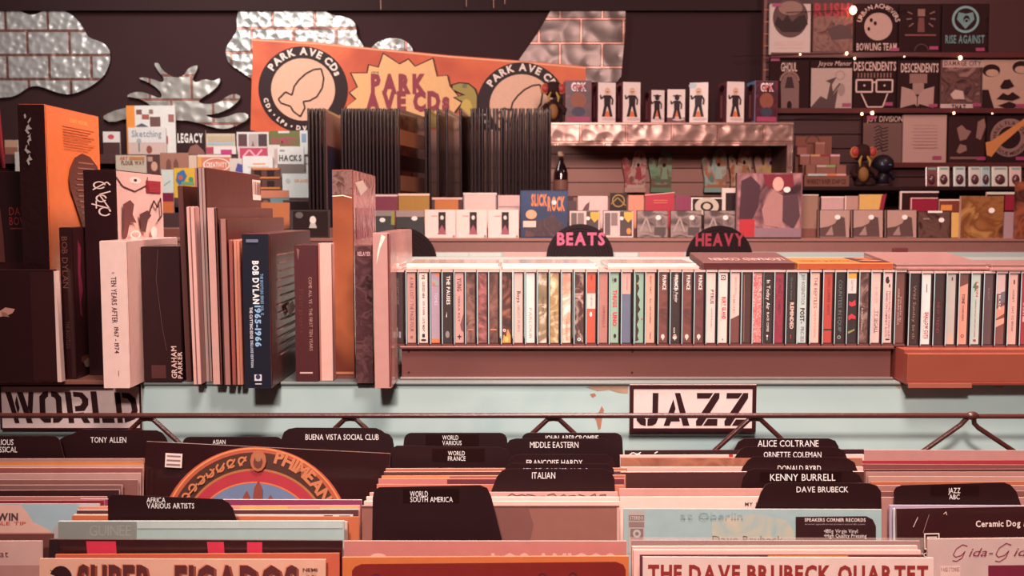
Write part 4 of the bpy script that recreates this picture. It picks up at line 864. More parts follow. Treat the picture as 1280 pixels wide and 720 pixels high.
record('dark Ceramic Dog cover with a square line emblem', 1120.5, 1456, 633, M('3e1e20', .35, coat=.7, bmp=.15), M('a08078'), Y=1.147, roll=R(-1.0), col=L5, art=lambda q: [
    q.text('Ceramic Dog / Your Turn', 1219, 649, 1330, 656.5, M('e8c8bc'), bold=1), 
    [q.rect(*r_, M(c_)) for r_, c_ in (((1154, 663, 1173, 664.5), 'e0c0b4'), ((1154, 681, 1173, 682.5), 'e0c0b4'), ((1154, 663, 1155.5, 682.5), 'e0c0b4'), ((1171.5, 663, 1173, 682.5), 'e0c0b4'), ((1157.5, 667, 1169.5, 668.5), 'e0c0b4'), ((1157.5, 667, 1159, 678), 'e0c0b4'), ((1168, 667, 1169.5, 678), 'e0c0b4'), ((1161, 671, 1162.3, 678), 'e0c0b4'), ((1164.7, 671, 1166, 678), 'e0c0b4'))],
    q.text('NORTHERN', 1145, 686, 1195, 691, M('e0c0b4'), bold=1), q.line([(1140, 655), (1146, 643)], .8, M('d8b0a6')), q.line([(1152, 662), (1160, 640)], .5, M('a87a72')), q.line([(1178, 640), (1181, 637), (1182, 641)], .8, M('d8b0a6'))])
def gida(q):
    m_ = M('7a2236'); 
    def G1(x, y, s): q.line([(x+9*s, y-9*s), (x+3*s, y-11*s), (x-5*s, y-6*s), (x-9*s, y+1*s), (x-6*s, y+4*s), (x+1*s, y+2*s), (x+6*s, y-3*s), (x+2*s, y+5*s), (x-5*s, y+9*s), (x-10*s, y+8*s)], 1.1, m_)
    G1(1200, 690, 1); G1(1254, 690, 1.1)
    q.text('ida-', 1210, 683, 1239, 693, m_, slant=.25); q.text('ida', 1266, 683, 1290, 693, m_, slant=.25)
    q.rect(1174, 704, 1199, 740, M('d8aca0', .4, coat=.5)); q.text('9 AND 3 TONNES', 1175, 706, 1198, 711, M('6a4a48'), slant=0); q.rect(1234, 704, 1500, 760, M('6e1a2e', .5))
record('pink Gida-Gida cover with maroon square, lower right corner', 1159.5, 1520, 672, M('bf9a92', .4, coat=.4, bmp=.1), M('e8bcae'), Y=1.075, roll=R(-.6), col=L5, art=gida)
# ------------------------------------------------------------------ far counter and its tilted case rack
YF = 3.90
zs = Zp(297.5, YF)                                     # front row stands here
fc = thing('rear_counter', 'light blue counter behind the cassettes with a brown shelf board', 'counter', (0, 3.45, 0))
zc2 = Zp(315, 3.88)
g = G(); g.box(-2.6, 2.8, 0, .02, .02, zc2, M('c4c8be', .5, var=.05)); g.build('front_panel', fc)
g = G(); g.box(-2.6, 2.8, .42, .44, .02, zc2, blue); g.build('back_panel', fc)
g = G(); g.box(-2.6, 2.8, .02, .42, 1.10, 1.12, BROWN); g.build('bin_bottom', fc)
g = G(); g.box(-2.6, 2.8, .425, .445, zc2, zs - .012, M('8e6058', .5)); g.build('shelf_face', fc)
g = G(); g.cbox(-2.6, 2.8, .415, .86, zs - .012, zs, M('9a6a5e', .45)); g.build('shelf_board', fc)
g = G(); g.box(-2.6, 2.8, .84, .86, .02, zs - .012, BROWN); g.build('rear_panel', fc)
xp0, xp1 = Xp(1117, 322, 3.43), Xp(1135, 322, 3.43)
tag((lambda g: g.build('post', None, (xp0, 3.43, 0)))(G().cbox(0, xp1 - xp0, 0, .018, 0, Zp(310, 3.43), M('6a302e', .5))), 'short brown post before the rear counter, right of the orange box', 'post')

# vinyl records used as dividers in the rear bin
blackv = M('241114', .35, coat=.4)
def vinyl(label, cx_, cy_, rpx, txt=None, col=None, tx=None):
    Y = 3.55; c = P(cx_, cy_, Y); r = rpx*Y/FPX*1.0
    zb = 1.12
    t = thing('record_divider', label, 'record', (c.x, Y, c.z - r), (0, 0, 0), 'black records used as dividers')
    g = G(); n = 64
    g.prism([(r*math.cos(2*math.pi*k/n), r + r*math.sin(2*math.pi*k/n)) for k in range(n)], 0, .002, blackv); g.build('disc', t)
    g = G(); fr = Fr(g, (0, 0, r), (1,0,0), (0,0,1), (0,-1,0), kx=1)
    for k in range(5): fr.ring(0, 0, r*(.5+.09*k), r*(.515+.09*k), M('2e181a', .25, coat=.6), 0, 360, 48)
    g.build('groove_print', t)
    if txt:
        g = G(); k = Y/FPX
        fr = Fr(g, (0, 0, r), (1,0,0), (0,0,1), (0,-1,0), px=(cx_, cy_), kx=k, ky=k, lift=.002)
        fr.text(txt, *tx, M(col), bold=2); g.build('lettering', t)
    g = G(); g.box(-.05, .05, -.01, .012, 1.12 - (c.z - r), -.0005, BROWN); g.build('foot_block', t)
    return t
vinyl('black record divider reading BEATS in pink letters', 725, 322, 42, 'BEATS', 'c45a78', (696, 291, 756, 306))
vinyl('black record divider with red letters reading HEAVY', 899, 324, 42, 'HEAVY', '8e2234', (869, 292, 930, 307))
vinyl('plain black record divider right behind the left box sets', 505, 326, 41)
def cdbin(label, x0, x1, y, mat, Y=3.62):
    a, b = Xp(x0, y, Y), Xp(x1, y, Y); h = Zp(y, Y) - 1.12
    n = max(1, round((b - a)/.14))
    for i in range(n):
        u0, u1 = a + (b-a)*i/n, a + (b-a)*(i+1)/n
        g = G(); g.cbox(-(u1-u0)/2 + .001, (u1-u0)/2 - .001, 0, .011, 0, h, mat, .0008)
        tag(g.build('cd_case', None, ((u0+u1)/2, Y, 1.12)), label if n == 1 else label + (', left' if i == 0 else ', right' if i == n-1 else ', centre'), 'case', 'cases standing in the rear bin')
cdbin('pale green case top showing left of the BEATS record', 545, 627, 316, M('c8d0c6', .35))
cdbin('pink case top showing beside the BEATS record', 630, 684, 315.5, M('d8a8a0', .35))
cdbin('pale case top right of the BEATS record', 768, 797, 316, M('cfcac0', .35))
cdbin('rose case top left of the red lettered record', 799, 856, 315.5, M('d89a94', .35))

# ------------------------------------------------------------------ front row of face-out cases
def cd(label, x0, x1, y0, face, art=None, hub=True, group='face-out cases on the rear shelf', spine=M('3a2426', .3), y1=297.5, Y=YF, t_=.011):
    loc, w, h, kx, ky = face_on(x0, y0, x1, y1, Y, zs)
    t = thing('cd_case', label, 'case', loc, (R(-3), 0, 0), group)
    g = G(); g.box(-w/2, w/2, .0012, t_, 0, h, spine, right=M('c8b0a8', .2, coat=1)); g.build('tray', t)
    g = G(); g.box(-w/2 + .002, w/2 - .001, 0, .0011, .002, h - .002, face)
    if art: art(frame_on(g, w, h, (x0, y0), kx, ky, step=.0005, lift=.0005))
    g.build('cover', t)
    return t
dot = lambda x, y: (lambda q: q.disc(x, y, 3.2, WHITE, 2.6, 12))
bw = ART(['3a2a2a', '7a6460', 'b89a90', '584442'], 16, .3, .6, 0, 3)
cd('dark case with a small white figure mark, behind the tall wrapped set', 362, 412, 262, M('4e4644', .25, coat=.7), lambda q: [q.rect(366, 264, 410, 296, M('3c3433', .25, coat=.7)), q.disc(391, 275, 4, WHITE, 5, 12), q.poly([(388, 279), (394, 279), (396, 285), (386, 285)], M('c8c0b8')), q.disc(374, 269, 5, M('6a6460'), 4, 12)])
cd('dark mirrored case with a pale dot and yellow edge strip', 466, 493, 263, M('4a4a4a', .2, coat=1), lambda q: [q.rect(466, 263, 493, 270, M('8a7a74')), q.disc(478, 275, 3.6, WHITE, 2.8, 12), q.rect(489, 264, 493, 281, M('8e8a3a'))])
cd('dark mirrored case with a pale dot left of the white cases', 494.5, 530, 263, M('464646', .2, coat=1), lambda q: [q.rect(495, 263, 530, 271, M('9a827a')), q.disc(518, 273, 3.8, WHITE, 2.8, 12)])
def wdig(x):
    def f(q):
        q.rect(x+17, 265, x+26, 293, M('3a2624')); q.disc(x+21.5, 272, 2.2, M('d8d0c8'), 2.8, 10); q.poly([(x+16, 293), (x+19, 285), (x+21.5, 281), (x+24, 286), (x+27, 293)], M('a0505e')); q.rect(x+8, 269.5, x+16, 270.5, M('d89a92')); q.rect(x+35, 294, x+37.5, 296.5, M('a07a6c'))
    return f
for x, d in ((531, 'left'), (570, 'middle'), (610, 'right')):
    cd(f'white digipak with a black upright band, {d} one of the three', x, x + 38.5, 262, M('f0cfc4', .45), wdig(x), group='three matching white digipaks', spine=M('e8c4b8'))
def slick(q):
    q.rect(652, 240, 708.5, 296, M('34466a', .3, coat=.5)); q.poly([(652, 264), (690, 258), (709, 270), (709, 296), (652, 296)], M('2e3858')); q.poly([(656, 296), (660, 272), (676, 276), (690, 268), (704, 280), (706, 296)], ART(['5a3230', '3a2a34', '7a4438'], 14))
    q.text('SLICK', 664, 243, 684, 257, M('e8854a'), bold=2); q.text('ROCK', 684.5, 246, 706, 263, M('e8854a'), bold=2); q.disc(692.5, 253, 3, WHITE, 3, 12); q.rect(654, 276, 670, 284, M('e0c8b8')); q.disc(664, 268, 7, M('e0a882'), 6, 12)
card('dvd_case', 'blue SLICKROCK case standing on the rear shelf', 'case', 650.5, 238, 709.5, 297, YF - .03, .014, M('2e3a5c', .3, coat=.5), slick, 'face-out cases on the rear shelf', zs, lean=0)
def pale_y(x):
    return lambda q: [q.rect(x+2, 266, x+9, 294, M('6a5450')), q.rect(x+10, 266, x+18, 282, M('8a706a')), q.rect(x+21, 264, x+36, 295, M('4a3434')), q.poly([(x+26, 265), (x+37, 265), (x+37, 273), (x+31, 278), (x+26, 272)], M('d8a83c')), q.disc(x+23, 273, 2.6, WHITE, 2.4, 10), q.disc(x+32, 289, 3, M('d88a3c'), 4, 10)]
cd('pale case with yellow shield right of SLICKROCK', 711.5, 750, 263, M('d8bcb2', .3), pale_y(712), group='two pale cases with a yellow shield')
cd('pale case with yellow shield left of the grey covers', 754, 792, 263, M('d8bcb2', .3), pale_y(754), group='two pale cases with a yellow shield')
for i, x in enumerate((796, 838, 880)):
    cd(f'case with a grey photograph cover, {("left", "middle", "right")[i]} one of the three alike', x, x + 39, 263, ART(['3a2a2a', '7a6460', 'a08880', '584442'], 14, .3, .6, 0, 3), lambda q, x=x: [q.disc(x+27, 272, 3.4, WHITE, 3, 12), q.rect(x+22, 284, x+36, 294, M('4e3c3a')), q.line([(x+4, 290), (x+12, 272), (x+18, 290)], 2, M('a89088'))], group='three cases with the same grey cover')
def photo(q):
    q.rect(922, 217, 1001, 296, ART(['40262c', '8e5e60', 'b98480', '5e3a40'], 7, .35, .5)); q.poly([(926, 226), (938, 220), (950, 232), (948, 258), (938, 280), (924, 276)], M('4e3038', .35))
    q.poly([(953, 218), (990, 218), (992, 232), (975, 240), (956, 232)], M('7a1a26')); q.disc(972, 230, 7, M('d8a496'), 9, 14); q.poly([(952, 262), (960, 244), (970, 240), (980, 246), (984, 268), (974, 284), (956, 282)], M('b07a74')); q.poly([(978, 244), (996, 242), (1000, 270), (992, 286), (978, 276)], M('54343a')); q.disc(983, 237, 4.5, WHITE, 3.6, 12)
    q.rect(924, 274, 943, 296, M('b82a30')); q.rect(926, 276, 941, 279, M('e8a090')); q.rect(926, 282, 941, 284, M('e07a70')); q.rect(922, 285, 1001, 296.5, M('94727a', .35))
    q.rect(924, 274, 943, 296, M('b82a30'))
card('box_set', 'large pink and dark photograph cover with a red corner sticker', 'box set', 920.5, 216, 1002.5, 297, YF - .04, .02, M('8a5a5c', .3, coat=.5), photo, None, zs, edge=M('5a3638'))
for i, x in enumerate((1022, 1064, 1106)):
    cd(f'case with a pale cover and dark horizon, {("left", "middle", "right")[i]} one of the three alike', x, x + 40, 262, M('b48c80', .3, coat=.5), lambda q, x=x: [q.poly([(x+2, 296), (x+2, 285), (x+14, 283), (x+22, 279), (x+27, 270), (x+34, 272), (x+36, 296)], M('5a3c38')), q.poly([(x+10, 294), (x+18, 282), (x+20, 294)], M('9a7a70')), q.disc(x+25, 271.5, 3.6, WHITE, 3, 12), q.rect(x+1, 262.5, x+3, 297, M('3a2426'))], group='three cases with a pale horizon cover')
cd('dark case with a white top bar and pale dot, left of the gold cover', 1147.5, 1188, 264, ART(['3a2220', '6a4a40', '4e302c'], 14, .3, .6, 0, 4), lambda q: [q.rect(1160, 263.5, 1178, 266, WHITE), q.disc(1177, 275, 3.6, WHITE, 3, 12), q.rect(1154, 273, 1162, 274, M('b09088'))])
cd('case showing a yellow cream edge beside the gold cover', 1189, 1199.5, 265, M('d8a860', .4), None)
card('box_set', 'gold brown cover with a pale dot on the right of the rear shelf', 'box set', 1201, 245, 1254, 297, YF - .03, .016, ART(['5a3020', '9a6238', '7a4628', 'b8824a'], 9, .3, .7, .2, 2), lambda q: [q.disc(1239, 263, 4, WHITE, 3.4, 12)], None, zs, edge=M('c89a8a'))
card('booklet', 'grey pink slim case between the gold cover and the dark cover at right', 'case', 1255, 265, 1268, 297, YF - .02, .012, M('a8868a', .4), None, None, zs)
card('box_set', 'dark orange cover cut by the right border on the rear shelf', 'box set', 1270, 227, 1335, 297, YF - .04, .016, ART(['3a1c1a', '9a5034', '5a2c26'], 10, .4, .4, 0, 6), None, None, zs)

# second row, stepped up behind
zs2 = zs + .035; YS = 4.06
g = G(); g.cbox(-1.6, 2.6, 0, .25, 0, .035, M('7a4a40', .5)); tag(g.build('step_board', None, (0, 4.03, zs)), 'brown step board lifting the second row of cases on the rear shelf', 'board')
ROW2 = [(318, 362, 253, 'c47a50', 'orange topped case behind the leaning sleeves', None), (340, 365, 252, '6a8a90', None, None),
 (462, 497.5, 243, '7a3444', 'plum coloured case behind the mirrored cases', lambda q: q.rect(462, 243, 497, 245.5, M('e0b8b0'))),
 (498, 537, 242, 'a87a34', 'ochre case behind the mirrored and white cases', lambda q: q.rect(498, 242, 537, 244.5, M('f0c8b0'))),
 (540, 578, 247, 'c07034', 'orange case with a brown border behind the white digipaks', lambda q: [q.rect(540, 247, 543.5, 263, M('4a2624')), q.rect(573, 249, 578, 263, M('4a2624')), q.rect(540, 246.8, 578, 249.5, M('e0b0a0'))]),
 (579, 621, 241, 'dcc0b4', 'pale case with grey edges behind the white digipaks', lambda q: [q.rect(579, 241, 580.5, 263, GREY), q.rect(619.5, 241, 621, 263, GREY), q.rect(579, 241, 621, 243, M('f0d8cc'))]),
 (622, 650, 244, 'd4b0a8', 'pale rose case left of SLICKROCK', lambda q: q.rect(623, 258, 650, 259, M('9a7a78'))),
 (708, 721, 251, '4a2624', 'dark case just right of SLICKROCK', None),
 (722, 760, 245, 'e0bcb2', 'white case with a small dark mark in the second row', lambda q: q.poly([(728, 263), (732, 256), (737, 252), (736, 263)], M('6a4444'))),
 (762, 784, 241, '3a2420', 'black case with a gold looping line', lambda q: [q.ring(773, 251, 6.5, 8, M('a8803c')), q.line([(764, 255), (772, 247), (782, 257)], 1.3, M('a8803c'))]),
 (785, 805, 244, 'd88a70', 'salmon case left of the red one', None),
 (806, 843, 242, 'b4283a', 'red case with faint gold lines in the second row', lambda q: [q.line([(806, 244), (843, 240.5)], 1, M('e8b0a0')), q.rect(817, 250, 834, 251, M('d87a5a')), q.rect(817, 253, 834, 254, M('d87a5a'))]),
 (844, 863, 245, '8a3450', 'purple case beside the red one', None),
 (864, 903, 247, '3a2a26', 'case with a black and cream round ornament', lambda q: [q.rect(864, 247, 903, 248.5, WHITE), q.ring(883.5, 258, 8, 15, M('c8b4a0'), 0, 360, 24, .75), q.disc(883.5, 258, 5, M('c8b4a0'), 4, 10), q.rect(864, 247, 865.5, 263, WHITE)]),
 (902, 922, 235, 'e2cabe', 'white case with a black cover part, left of the large photograph', lambda q: q.rect(907, 241, 922, 263, M('33201f'))),
 (1003, 1023, 243, '9a7260', 'tan brown case right of the large photograph', lambda q: q.rect(1003, 243, 1023, 244.5, M('d8b0a0'))),
 (1024, 1055, 246, 'c89c98', 'rose case with black left edge in the second row', lambda q: [q.rect(1024, 246, 1026.5, 263, M('2e1a1a')), q.rect(1026, 245.5, 1055, 247.5, M('e8c0b4'))]),
 (1056, 1073, 245, 'b88a7c', 'tan rose case between the rose and the yellow one', lambda q: q.rect(1056, 245, 1057.5, 263, M('e8c8bc'))),
 (1074, 1104, 243, 'd8a860', 'yellow tan case with a crimson right edge', lambda q: [q.poly([(1102, 244), (1108, 242), (1104, 263), (1099, 263)], M('8e1a2e'))]),
 (1125, 1173, 239, '3a201f', 'dark case with white top and left edges', lambda q: [q.rect(1125, 239, 1173, 241, M('dcc0b6')), q.rect(1125, 239, 1127, 263, M('dcc0b6'))]),
 (1174, 1200, 249, '7a3a2c', 'orange brown case with a white border beside the gold cover', lambda q: [q.rect(1174, 249, 1200, 251, M('e0b8a4')), q.rect(1176, 256, 1190, 263, M('d88a4a'))]),
 (1233, 1268, 240, '3e2020', 'dark case with a pale green top behind the gold cover', lambda q: [q.rect(1233, 240, 1268, 243, M('c8c4b4')), q.rect(1256, 244, 1268, 263, M('8a1a2e'))])]
for x0, x1, y0, c, d, art in ROW2:
    if not d: continue
    card('cd_case', d, 'case', x0 + .4, y0, x1 - .4, 263, YS, .012, M(c, .4), art, 'second row of cases on the rear shelf', zs2, edge=M('d8a89c', .4))
card('cd_case', 'crimson case with a pale edge before the dark white-edged one', 'case', 1138, 247, 1172, 263, YS - .02, .011, M('8e1f34', .4), lambda q: [q.rect(1138, 247, 1172, 248.4, M('d8a8a0')), q.rect(1138, 247, 1139.5, 263, M('d8a8a0'))], 'second row of cases on the rear shelf', zs2)

# ------------------------------------------------------------------ poster flip rack
YP = 4.42; zpt = Zp(135.5, YP); zp0 = .78; ph = zpt - zp0
blk = M('2a191a', .28, coat=1, spec=.8, var=.05); sheet = M('2e1615', .25, coat=.6, vs_=8, var=.3)
fr_g = G(); D = .42
fr_g.tube([(0, 0, 0), (0, 0, ph)], .0060, M('352c2d', .25, coat=1, spec=.8, var=.05), 10); fr_g.tube([(0, D, 0), (0, D, ph)], .0052, blk, 8)  # front post greyer than the frame, painting in its highlight line
fr_g.box(-.004, .004, 0, D, ph - .012, ph, blk); fr_g.box(-.004, .004, 0, D, 0, .012, blk)
pfr, psh = None, {}
def panel(px, ang, label, group, mat=sheet, art=None):
    global pfr
    t = thing('poster_panel', label, 'poster panel', (Xp(px, 190, YP), YP, zp0), (0, 0, R(ang)), group)
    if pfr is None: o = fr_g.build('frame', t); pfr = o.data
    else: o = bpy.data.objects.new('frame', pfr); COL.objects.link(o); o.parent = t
    if mat not in psh or art:
        g = G(); g.box(-.0015, .0015, .004, D - .004, .011, ph - .011, mat)
        if art: art(Fr(g, (.0015, 0, ph), (0,1,0), (0,0,1), (1,0,0), px=(0, 0), kx=D/100, ky=ph/100, lift=.0004)); 
        o = g.build('poster', t)
        if not art: psh[mat] = o.data
    else: o = bpy.data.objects.new('poster', psh[mat]); COL.objects.link(o); o.parent = t
A1, A2, A3 = 'black-edged poster panel in the left cluster of the flip rack', 'black-edged poster panel in the centre cluster of the flip rack', 'black-edged poster panel in the right cluster of the flip rack'
for i, x in enumerate((386.5, 391, 396, 400.5)): panel(x, 1, A1, 'poster panels of the left cluster')
panel(405.5, -1, 'poster panel showing a pale poster with a dark blue area', None, art=lambda q: [q.rect(1, 1, 99, 99, M('c48e84', .4)), q.rect(12, 14, 99, 99, M('4a4258', .4))])
x = 428.
while x < 497:
    panel(x, 1, A2, 'poster panels of the centre cluster'); x += 4.3 if x < 460 else 4.6
panel(498.5, -11, 'poster panel turned to show a dark banded poster with painted orange reflections', None, art=lambda q: [q.rect(1, 1, 99, 99, ART(['4a221c', '8a4a34', '3a1a18', '6a3226'], 5, .2, 1, .2, 2, 1)), q.rect(1, 8, 99, 14, M('b8704c', .3)), q.rect(1, 26, 99, 32, M('a86a50', .3)), q.rect(1, 18, 99, 24, M('301616', .3)), q.rect(1, 36, 99, 44, M('301616', .3))])  # orange stripes painted in for the reflection on the clear panel
panel(532.5, -2, 'black-edged poster panel standing alone before the lit gap', None)
panel(537.0, -2, 'black-edged poster panel at the right of the lone one', None)
for x, a in ((547.5, -7), (558.5, -6), (576, -4)): panel(x, a, 'brown poster panel fanned open right of the lit gap', 'fanned poster panels', mat=M('3e201b', .2, coat=1, vs_=6, var=.35))
x = 590.
while x < 690:
    panel(x, 1, A3, 'poster panels of the right cluster'); x += (5.2, 3.6, 4.0)[int(x) % 3]
t = thing('flip_rack_stand', 'stand of the black poster flip rack', 'rack', (Xp(538, 200, 4.6), 4.62, 0))
g = G(); g.tube([(0, 0, .06), (0, 0, .75)], .03, blk, 14); g.build('post', t)
g = G(); g.cbox(-.60, .60, -.24, .28, .75, zp0 - .0005, blk); g.build('tray', t)
g = G(); g.cbox(-.35, .35, -.3, .3, 0, .06, blk, .01); g.build('base', t)
# ------------------------------------------------------------------ pressed tin shapes on the back wall
def tin_mat(off, bright='cfd0cc', sc=26, st=.75):
    m, nt, b = base_mat('pressed_tin', .36, 0, .55, .5)
    tc = nn(nt, 'ShaderNodeTexCoord'); mp = nn(nt, 'ShaderNodeMapping')
    sp = nn(nt, 'ShaderNodeSeparateXYZ'); cb = nn(nt, 'ShaderNodeCombineXYZ')
    nt.links.new(tc.outputs['Object'], sp.inputs[0]); nt.links.new(sp.outputs['X'], cb.inputs['X']); nt.links.new(sp.outputs['Z'], cb.inputs['Y'])
    nt.links.new(cb.outputs[0], mp.inputs['Vector']); mp.inputs['Location'].default_value = (off[0], off[1], 0)
    br = nn(nt, 'ShaderNodeTexBrick'); br.inputs['Scale'].default_value = 1.0
    br.inputs['Brick Width'].default_value = .226; br.inputs['Row Height'].default_value = .128
    br.inputs['Mortar Size'].default_value = .008; br.inputs['Mortar Smooth'].default_value = .4
    br.inputs['Color1'].default_value = lin(bright) + (1,); br.inputs['Color2'].default_value = lin(bright) + (1,)
    br.inputs['Mortar'].default_value = lin('9a6a5e') + (1,)
    nt.links.new(mp.outputs[0], br.inputs['Vector']); nt.links.new(br.outputs['Color'], b.inputs['Base Color'])
    n = nn(nt, 'ShaderNodeTexVoronoi', feature='SMOOTH_F1'); n.inputs['Scale'].default_value = sc; n.inputs['Smoothness'].default_value = .6
    nt.links.new(tc.outputs['Object'], n.inputs['Vector'])
    mul = nn(nt, 'ShaderNodeMath', operation='MULTIPLY'); mul.inputs[1].default_value = -1.2
    nt.links.new(br.outputs['Fac'], mul.inputs[0])
    ad = nn(nt, 'ShaderNodeMath', operation='ADD'); nt.links.new(n.outputs['Distance'], ad.inputs[0]); nt.links.new(mul.outputs[0], ad.inputs[1])
    bp = nn(nt, 'ShaderNodeBump'); bp.inputs['Strength'].default_value = st; bp.inputs['Distance'].default_value = .016
    nt.links.new(ad.outputs[0], bp.inputs['Height']); nt.links.new(bp.outputs['Normal'], b.inputs['Normal'])
    return m
def smooth(pts, it=2):
    for _ in range(it):
        q = []
        for i in range(len(pts)):
            a, b = pts[i], pts[(i+1) % len(pts)]
            q += [(a[0]*.75+b[0]*.25, a[1]*.75+b[1]*.25), (a[0]*.25+b[0]*.75, a[1]*.25+b[1]*.75)]
        pts = q
    return pts
def tin(name, label, pts, mat, Y=5.435, it=2, t_=.015):
    if it: pts = smooth(pts, it)
    w = [P(a, b, Y) for a, b in pts]; c = sum(w, Vector())/len(w); zb = min(p.z for p in w)
    g = G(); g.prism([(p.x - c.x, p.z - zb) for p in w], -t_, 0, mat, M('8a807a', .3, metal=1))
    tag(g.build(name, None, (c.x, Y, zb)), label, 'wall decoration')
tin('tin_cloud', 'cloud of brick-patterned pressed tin on the wall at upper left', [(-60,20),(8,12),(20,11),(32,17),(42,20),(52,16),(62,12),(76,12),(90,18),(100,27),(107,38),(112,48),(126,52),(134,57),(140,67),(138,82),(131,96),(119,106),(104,114),(88,119),(72,116),(60,111),(46,107),(36,110),(24,119),(10,123),(-60,122)], tin_mat((.02, .03)))
tin('tin_cloud', 'cloud of brick-patterned pressed tin above the orange banner', [(282,62),(290,50),(298,38),(296,22),(303,6),(312,-20),(380,-20),(402,4),(410,19),(436,22),(446,31),(446,46),(456,58),(460,80),(440,110),(330,110),(300,88),(286,80)], tin_mat((.1, .07), 'a6a7a3', 22))
tin('tin_cloud', 'small tin cloud top peeking over the orange banner', [(460,66),(470,54),(482,49),(498,48),(510,53),(519,66),(512,100),(470,100)], tin_mat((.15, .0), 'a6a7a3', 22), Y=5.437)
tin('tin_flame', 'tin sun shape with wavy flame arms on the wall at left', [(128,147),(138,141),(150,137),(164,134),(182,133),(192,136),(186,129),(176,124),(166,122),(159,121),(166,116),(178,115),(190,119),(202,124),(204,118),(196,109),(186,103),(173,98),(182,97),(194,100),(204,104),(207,99),(199,90),(193,79),(200,79),(203,87),(212,94),(222,98),(231,95),(236,86),(243,83),(249,82),(246,91),(241,100),(246,104),(256,99),(268,102),(277,97),(275,106),(266,115),(256,121),(248,128),(258,131),(274,129),(284,121),(294,117),(303,121),(296,130),(284,138),(270,143),(256,144),(270,149),(286,146),(298,141),(310,142),(312,149),(300,156),(284,162),(268,160),(250,154),(230,150),(205,152),(180,150),(160,148),(140,154)], tin_mat((.05, .1), 'b4b0a8', 20, .45), it=1)
tin('tin_cutout', 'slanted skirt-shaped panel of pressed tin above the figure boxes', [(702,-10),(782,-10),(781,40),(776,96),(771,103),(690,103),(648,76),(672,42)], tin_mat((.12, .05), '5c4c48', 11, .6), it=0, Y=5.435)
for i, (x, y) in enumerate(((476, 12), (583, 8), (617, 10), (631, 5))):
    Y = 5.30; p = P(x, y, Y); g = G(); g.tube([(0, 0, 0), (.001, 0, 1.2)], .0022, M('b0806e', .5), 6)
    tag(g.build('hanging_wire', None, p), 'thin wire hanging from above before the dark wall', 'wire', 'thin wires hanging at the top')
g = G(); g.box(-3, 3, -.05, .05, 0, .03, M('3a2425')); tag(g.build('ceiling_batten', None, (0, 5.30, Zp(10, 5.3) + 1.17)), 'ceiling batten that the thin wires hang from', 'batten')

# ------------------------------------------------------------------ orange shop banner
YB = 5.40
bo = thing('shop_banner', 'orange PARK AVE CDs banner hanging on the wall behind the poster rack', 'banner', P(520, 180, YB))
def bp(a, b): p = P(a, b, YB) - bo.location; return (p.x, p.z)
g = G(); top = [(316,48),(360,50),(400,53),(440,57.5),(480,61),(520,65),(560,69),(600,72),(640,75),(690,79),(732,83)]
bot = [(732,182),(640,182),(560,182),(480,182),(400,178),(313,163)]
om = ART(['b8482a', 'd05c34', 'dc6c3c'], 3, .55, 0, 0, 1, .5)
g.prism([bp(*p) for p in top + bot], 0, .004, om); g.build('cloth', bo)
g = G(); k0 = P(641, 110, YB).x - P(640, 110, YB).x; o0 = P(640, 110, YB) - bo.location
fr = Fr(g, (o0.x, 0, o0.z), (1,0,0), (0,0,1), (0,-1,0), px=(640, 110), kx=k0, ky=(Zp(100, YB) - Zp(110, YB))/10, lift=.001, step=.0006)
kb, pe, wt = M('33191a'), M('dca88c'), M('e8d0c2')
fr.line([(316, 50), (400, 55), (480, 63), (560, 71), (640, 77), (732, 85)], 2, M('f0a078'))
def badge(cx_, cy_, full=True):
    fr.disc(cx_, cy_, 56, kb, 54, 48); fr.disc(cx_, cy_, 40, pe, 39, 40)
    fr.arc('PARK AVE CDs' if full else 'PARK AVE CDs', cx_, cy_, 43.5, 12.5, 148, 22, wt, 2)
    fr.arc('CDs • LPs • DVDs', cx_, cy_, 51, 7.5, 192, 290, wt, 2, True)
    lf = [(-14, 7), (-11, -4), (-5, -12), (4, -20), (14, -25), (23, -26), (26, -14), (24, -2), (17, 9), (8, 14), (0, 15), (2, 23), (-4, 34), (-13, 27), (-16, 21), (-28, 17), (-31, 12), (-22, 3)]
    fr.line([(cx_ + a, cy_ + b) for a, b in lf + [lf[0]]], 2, kb)
badge(379, 112); badge(652, 132)
st = [(434,133),(446,124),(438,116),(448,109),(440,92),(460,92),(462,82),(474,85),(480,68),(500,81),(511,75),(519,84),(541,74),(546,96),(559,95),(562,108),(572,120),(580,124),(568,140),(570,160),(430,160)]
fr.poly([((a-508)*1.03+508, (b-115)*1.05+115) for a, b in st], kb); fr.poly(st, M('e2a870'))
fr.text("IT'S", 465, 90, 474, 94, kb, bold=1); fr.text('PARK', 464, 94, 533, 116, M('8a2836'), bold=3); fr.text('AVE CDs', 457, 115.5, 562, 138, M('8a2836'), bold=3)
# lizard head beside the burst
fr.poly([(564,106),(574,103),(586,104),(595,111),(598,120),(597,160),(577,160),(576,128),(566,122),(578,119),(566,113)], kb)
fr.poly([(566,107),(575,104.5),(586,106),(593,112),(596,120),(595,160),(579,160),(578,127),(569,122),(582,119),(566,112)], M('9a8238')); fr.disc(581, 108, 3.4, M('6a6a48'), 2.6, 12); fr.disc(583, 140, 8, M('c0a048'), 16, 16)
g.build('banner_print', bo)

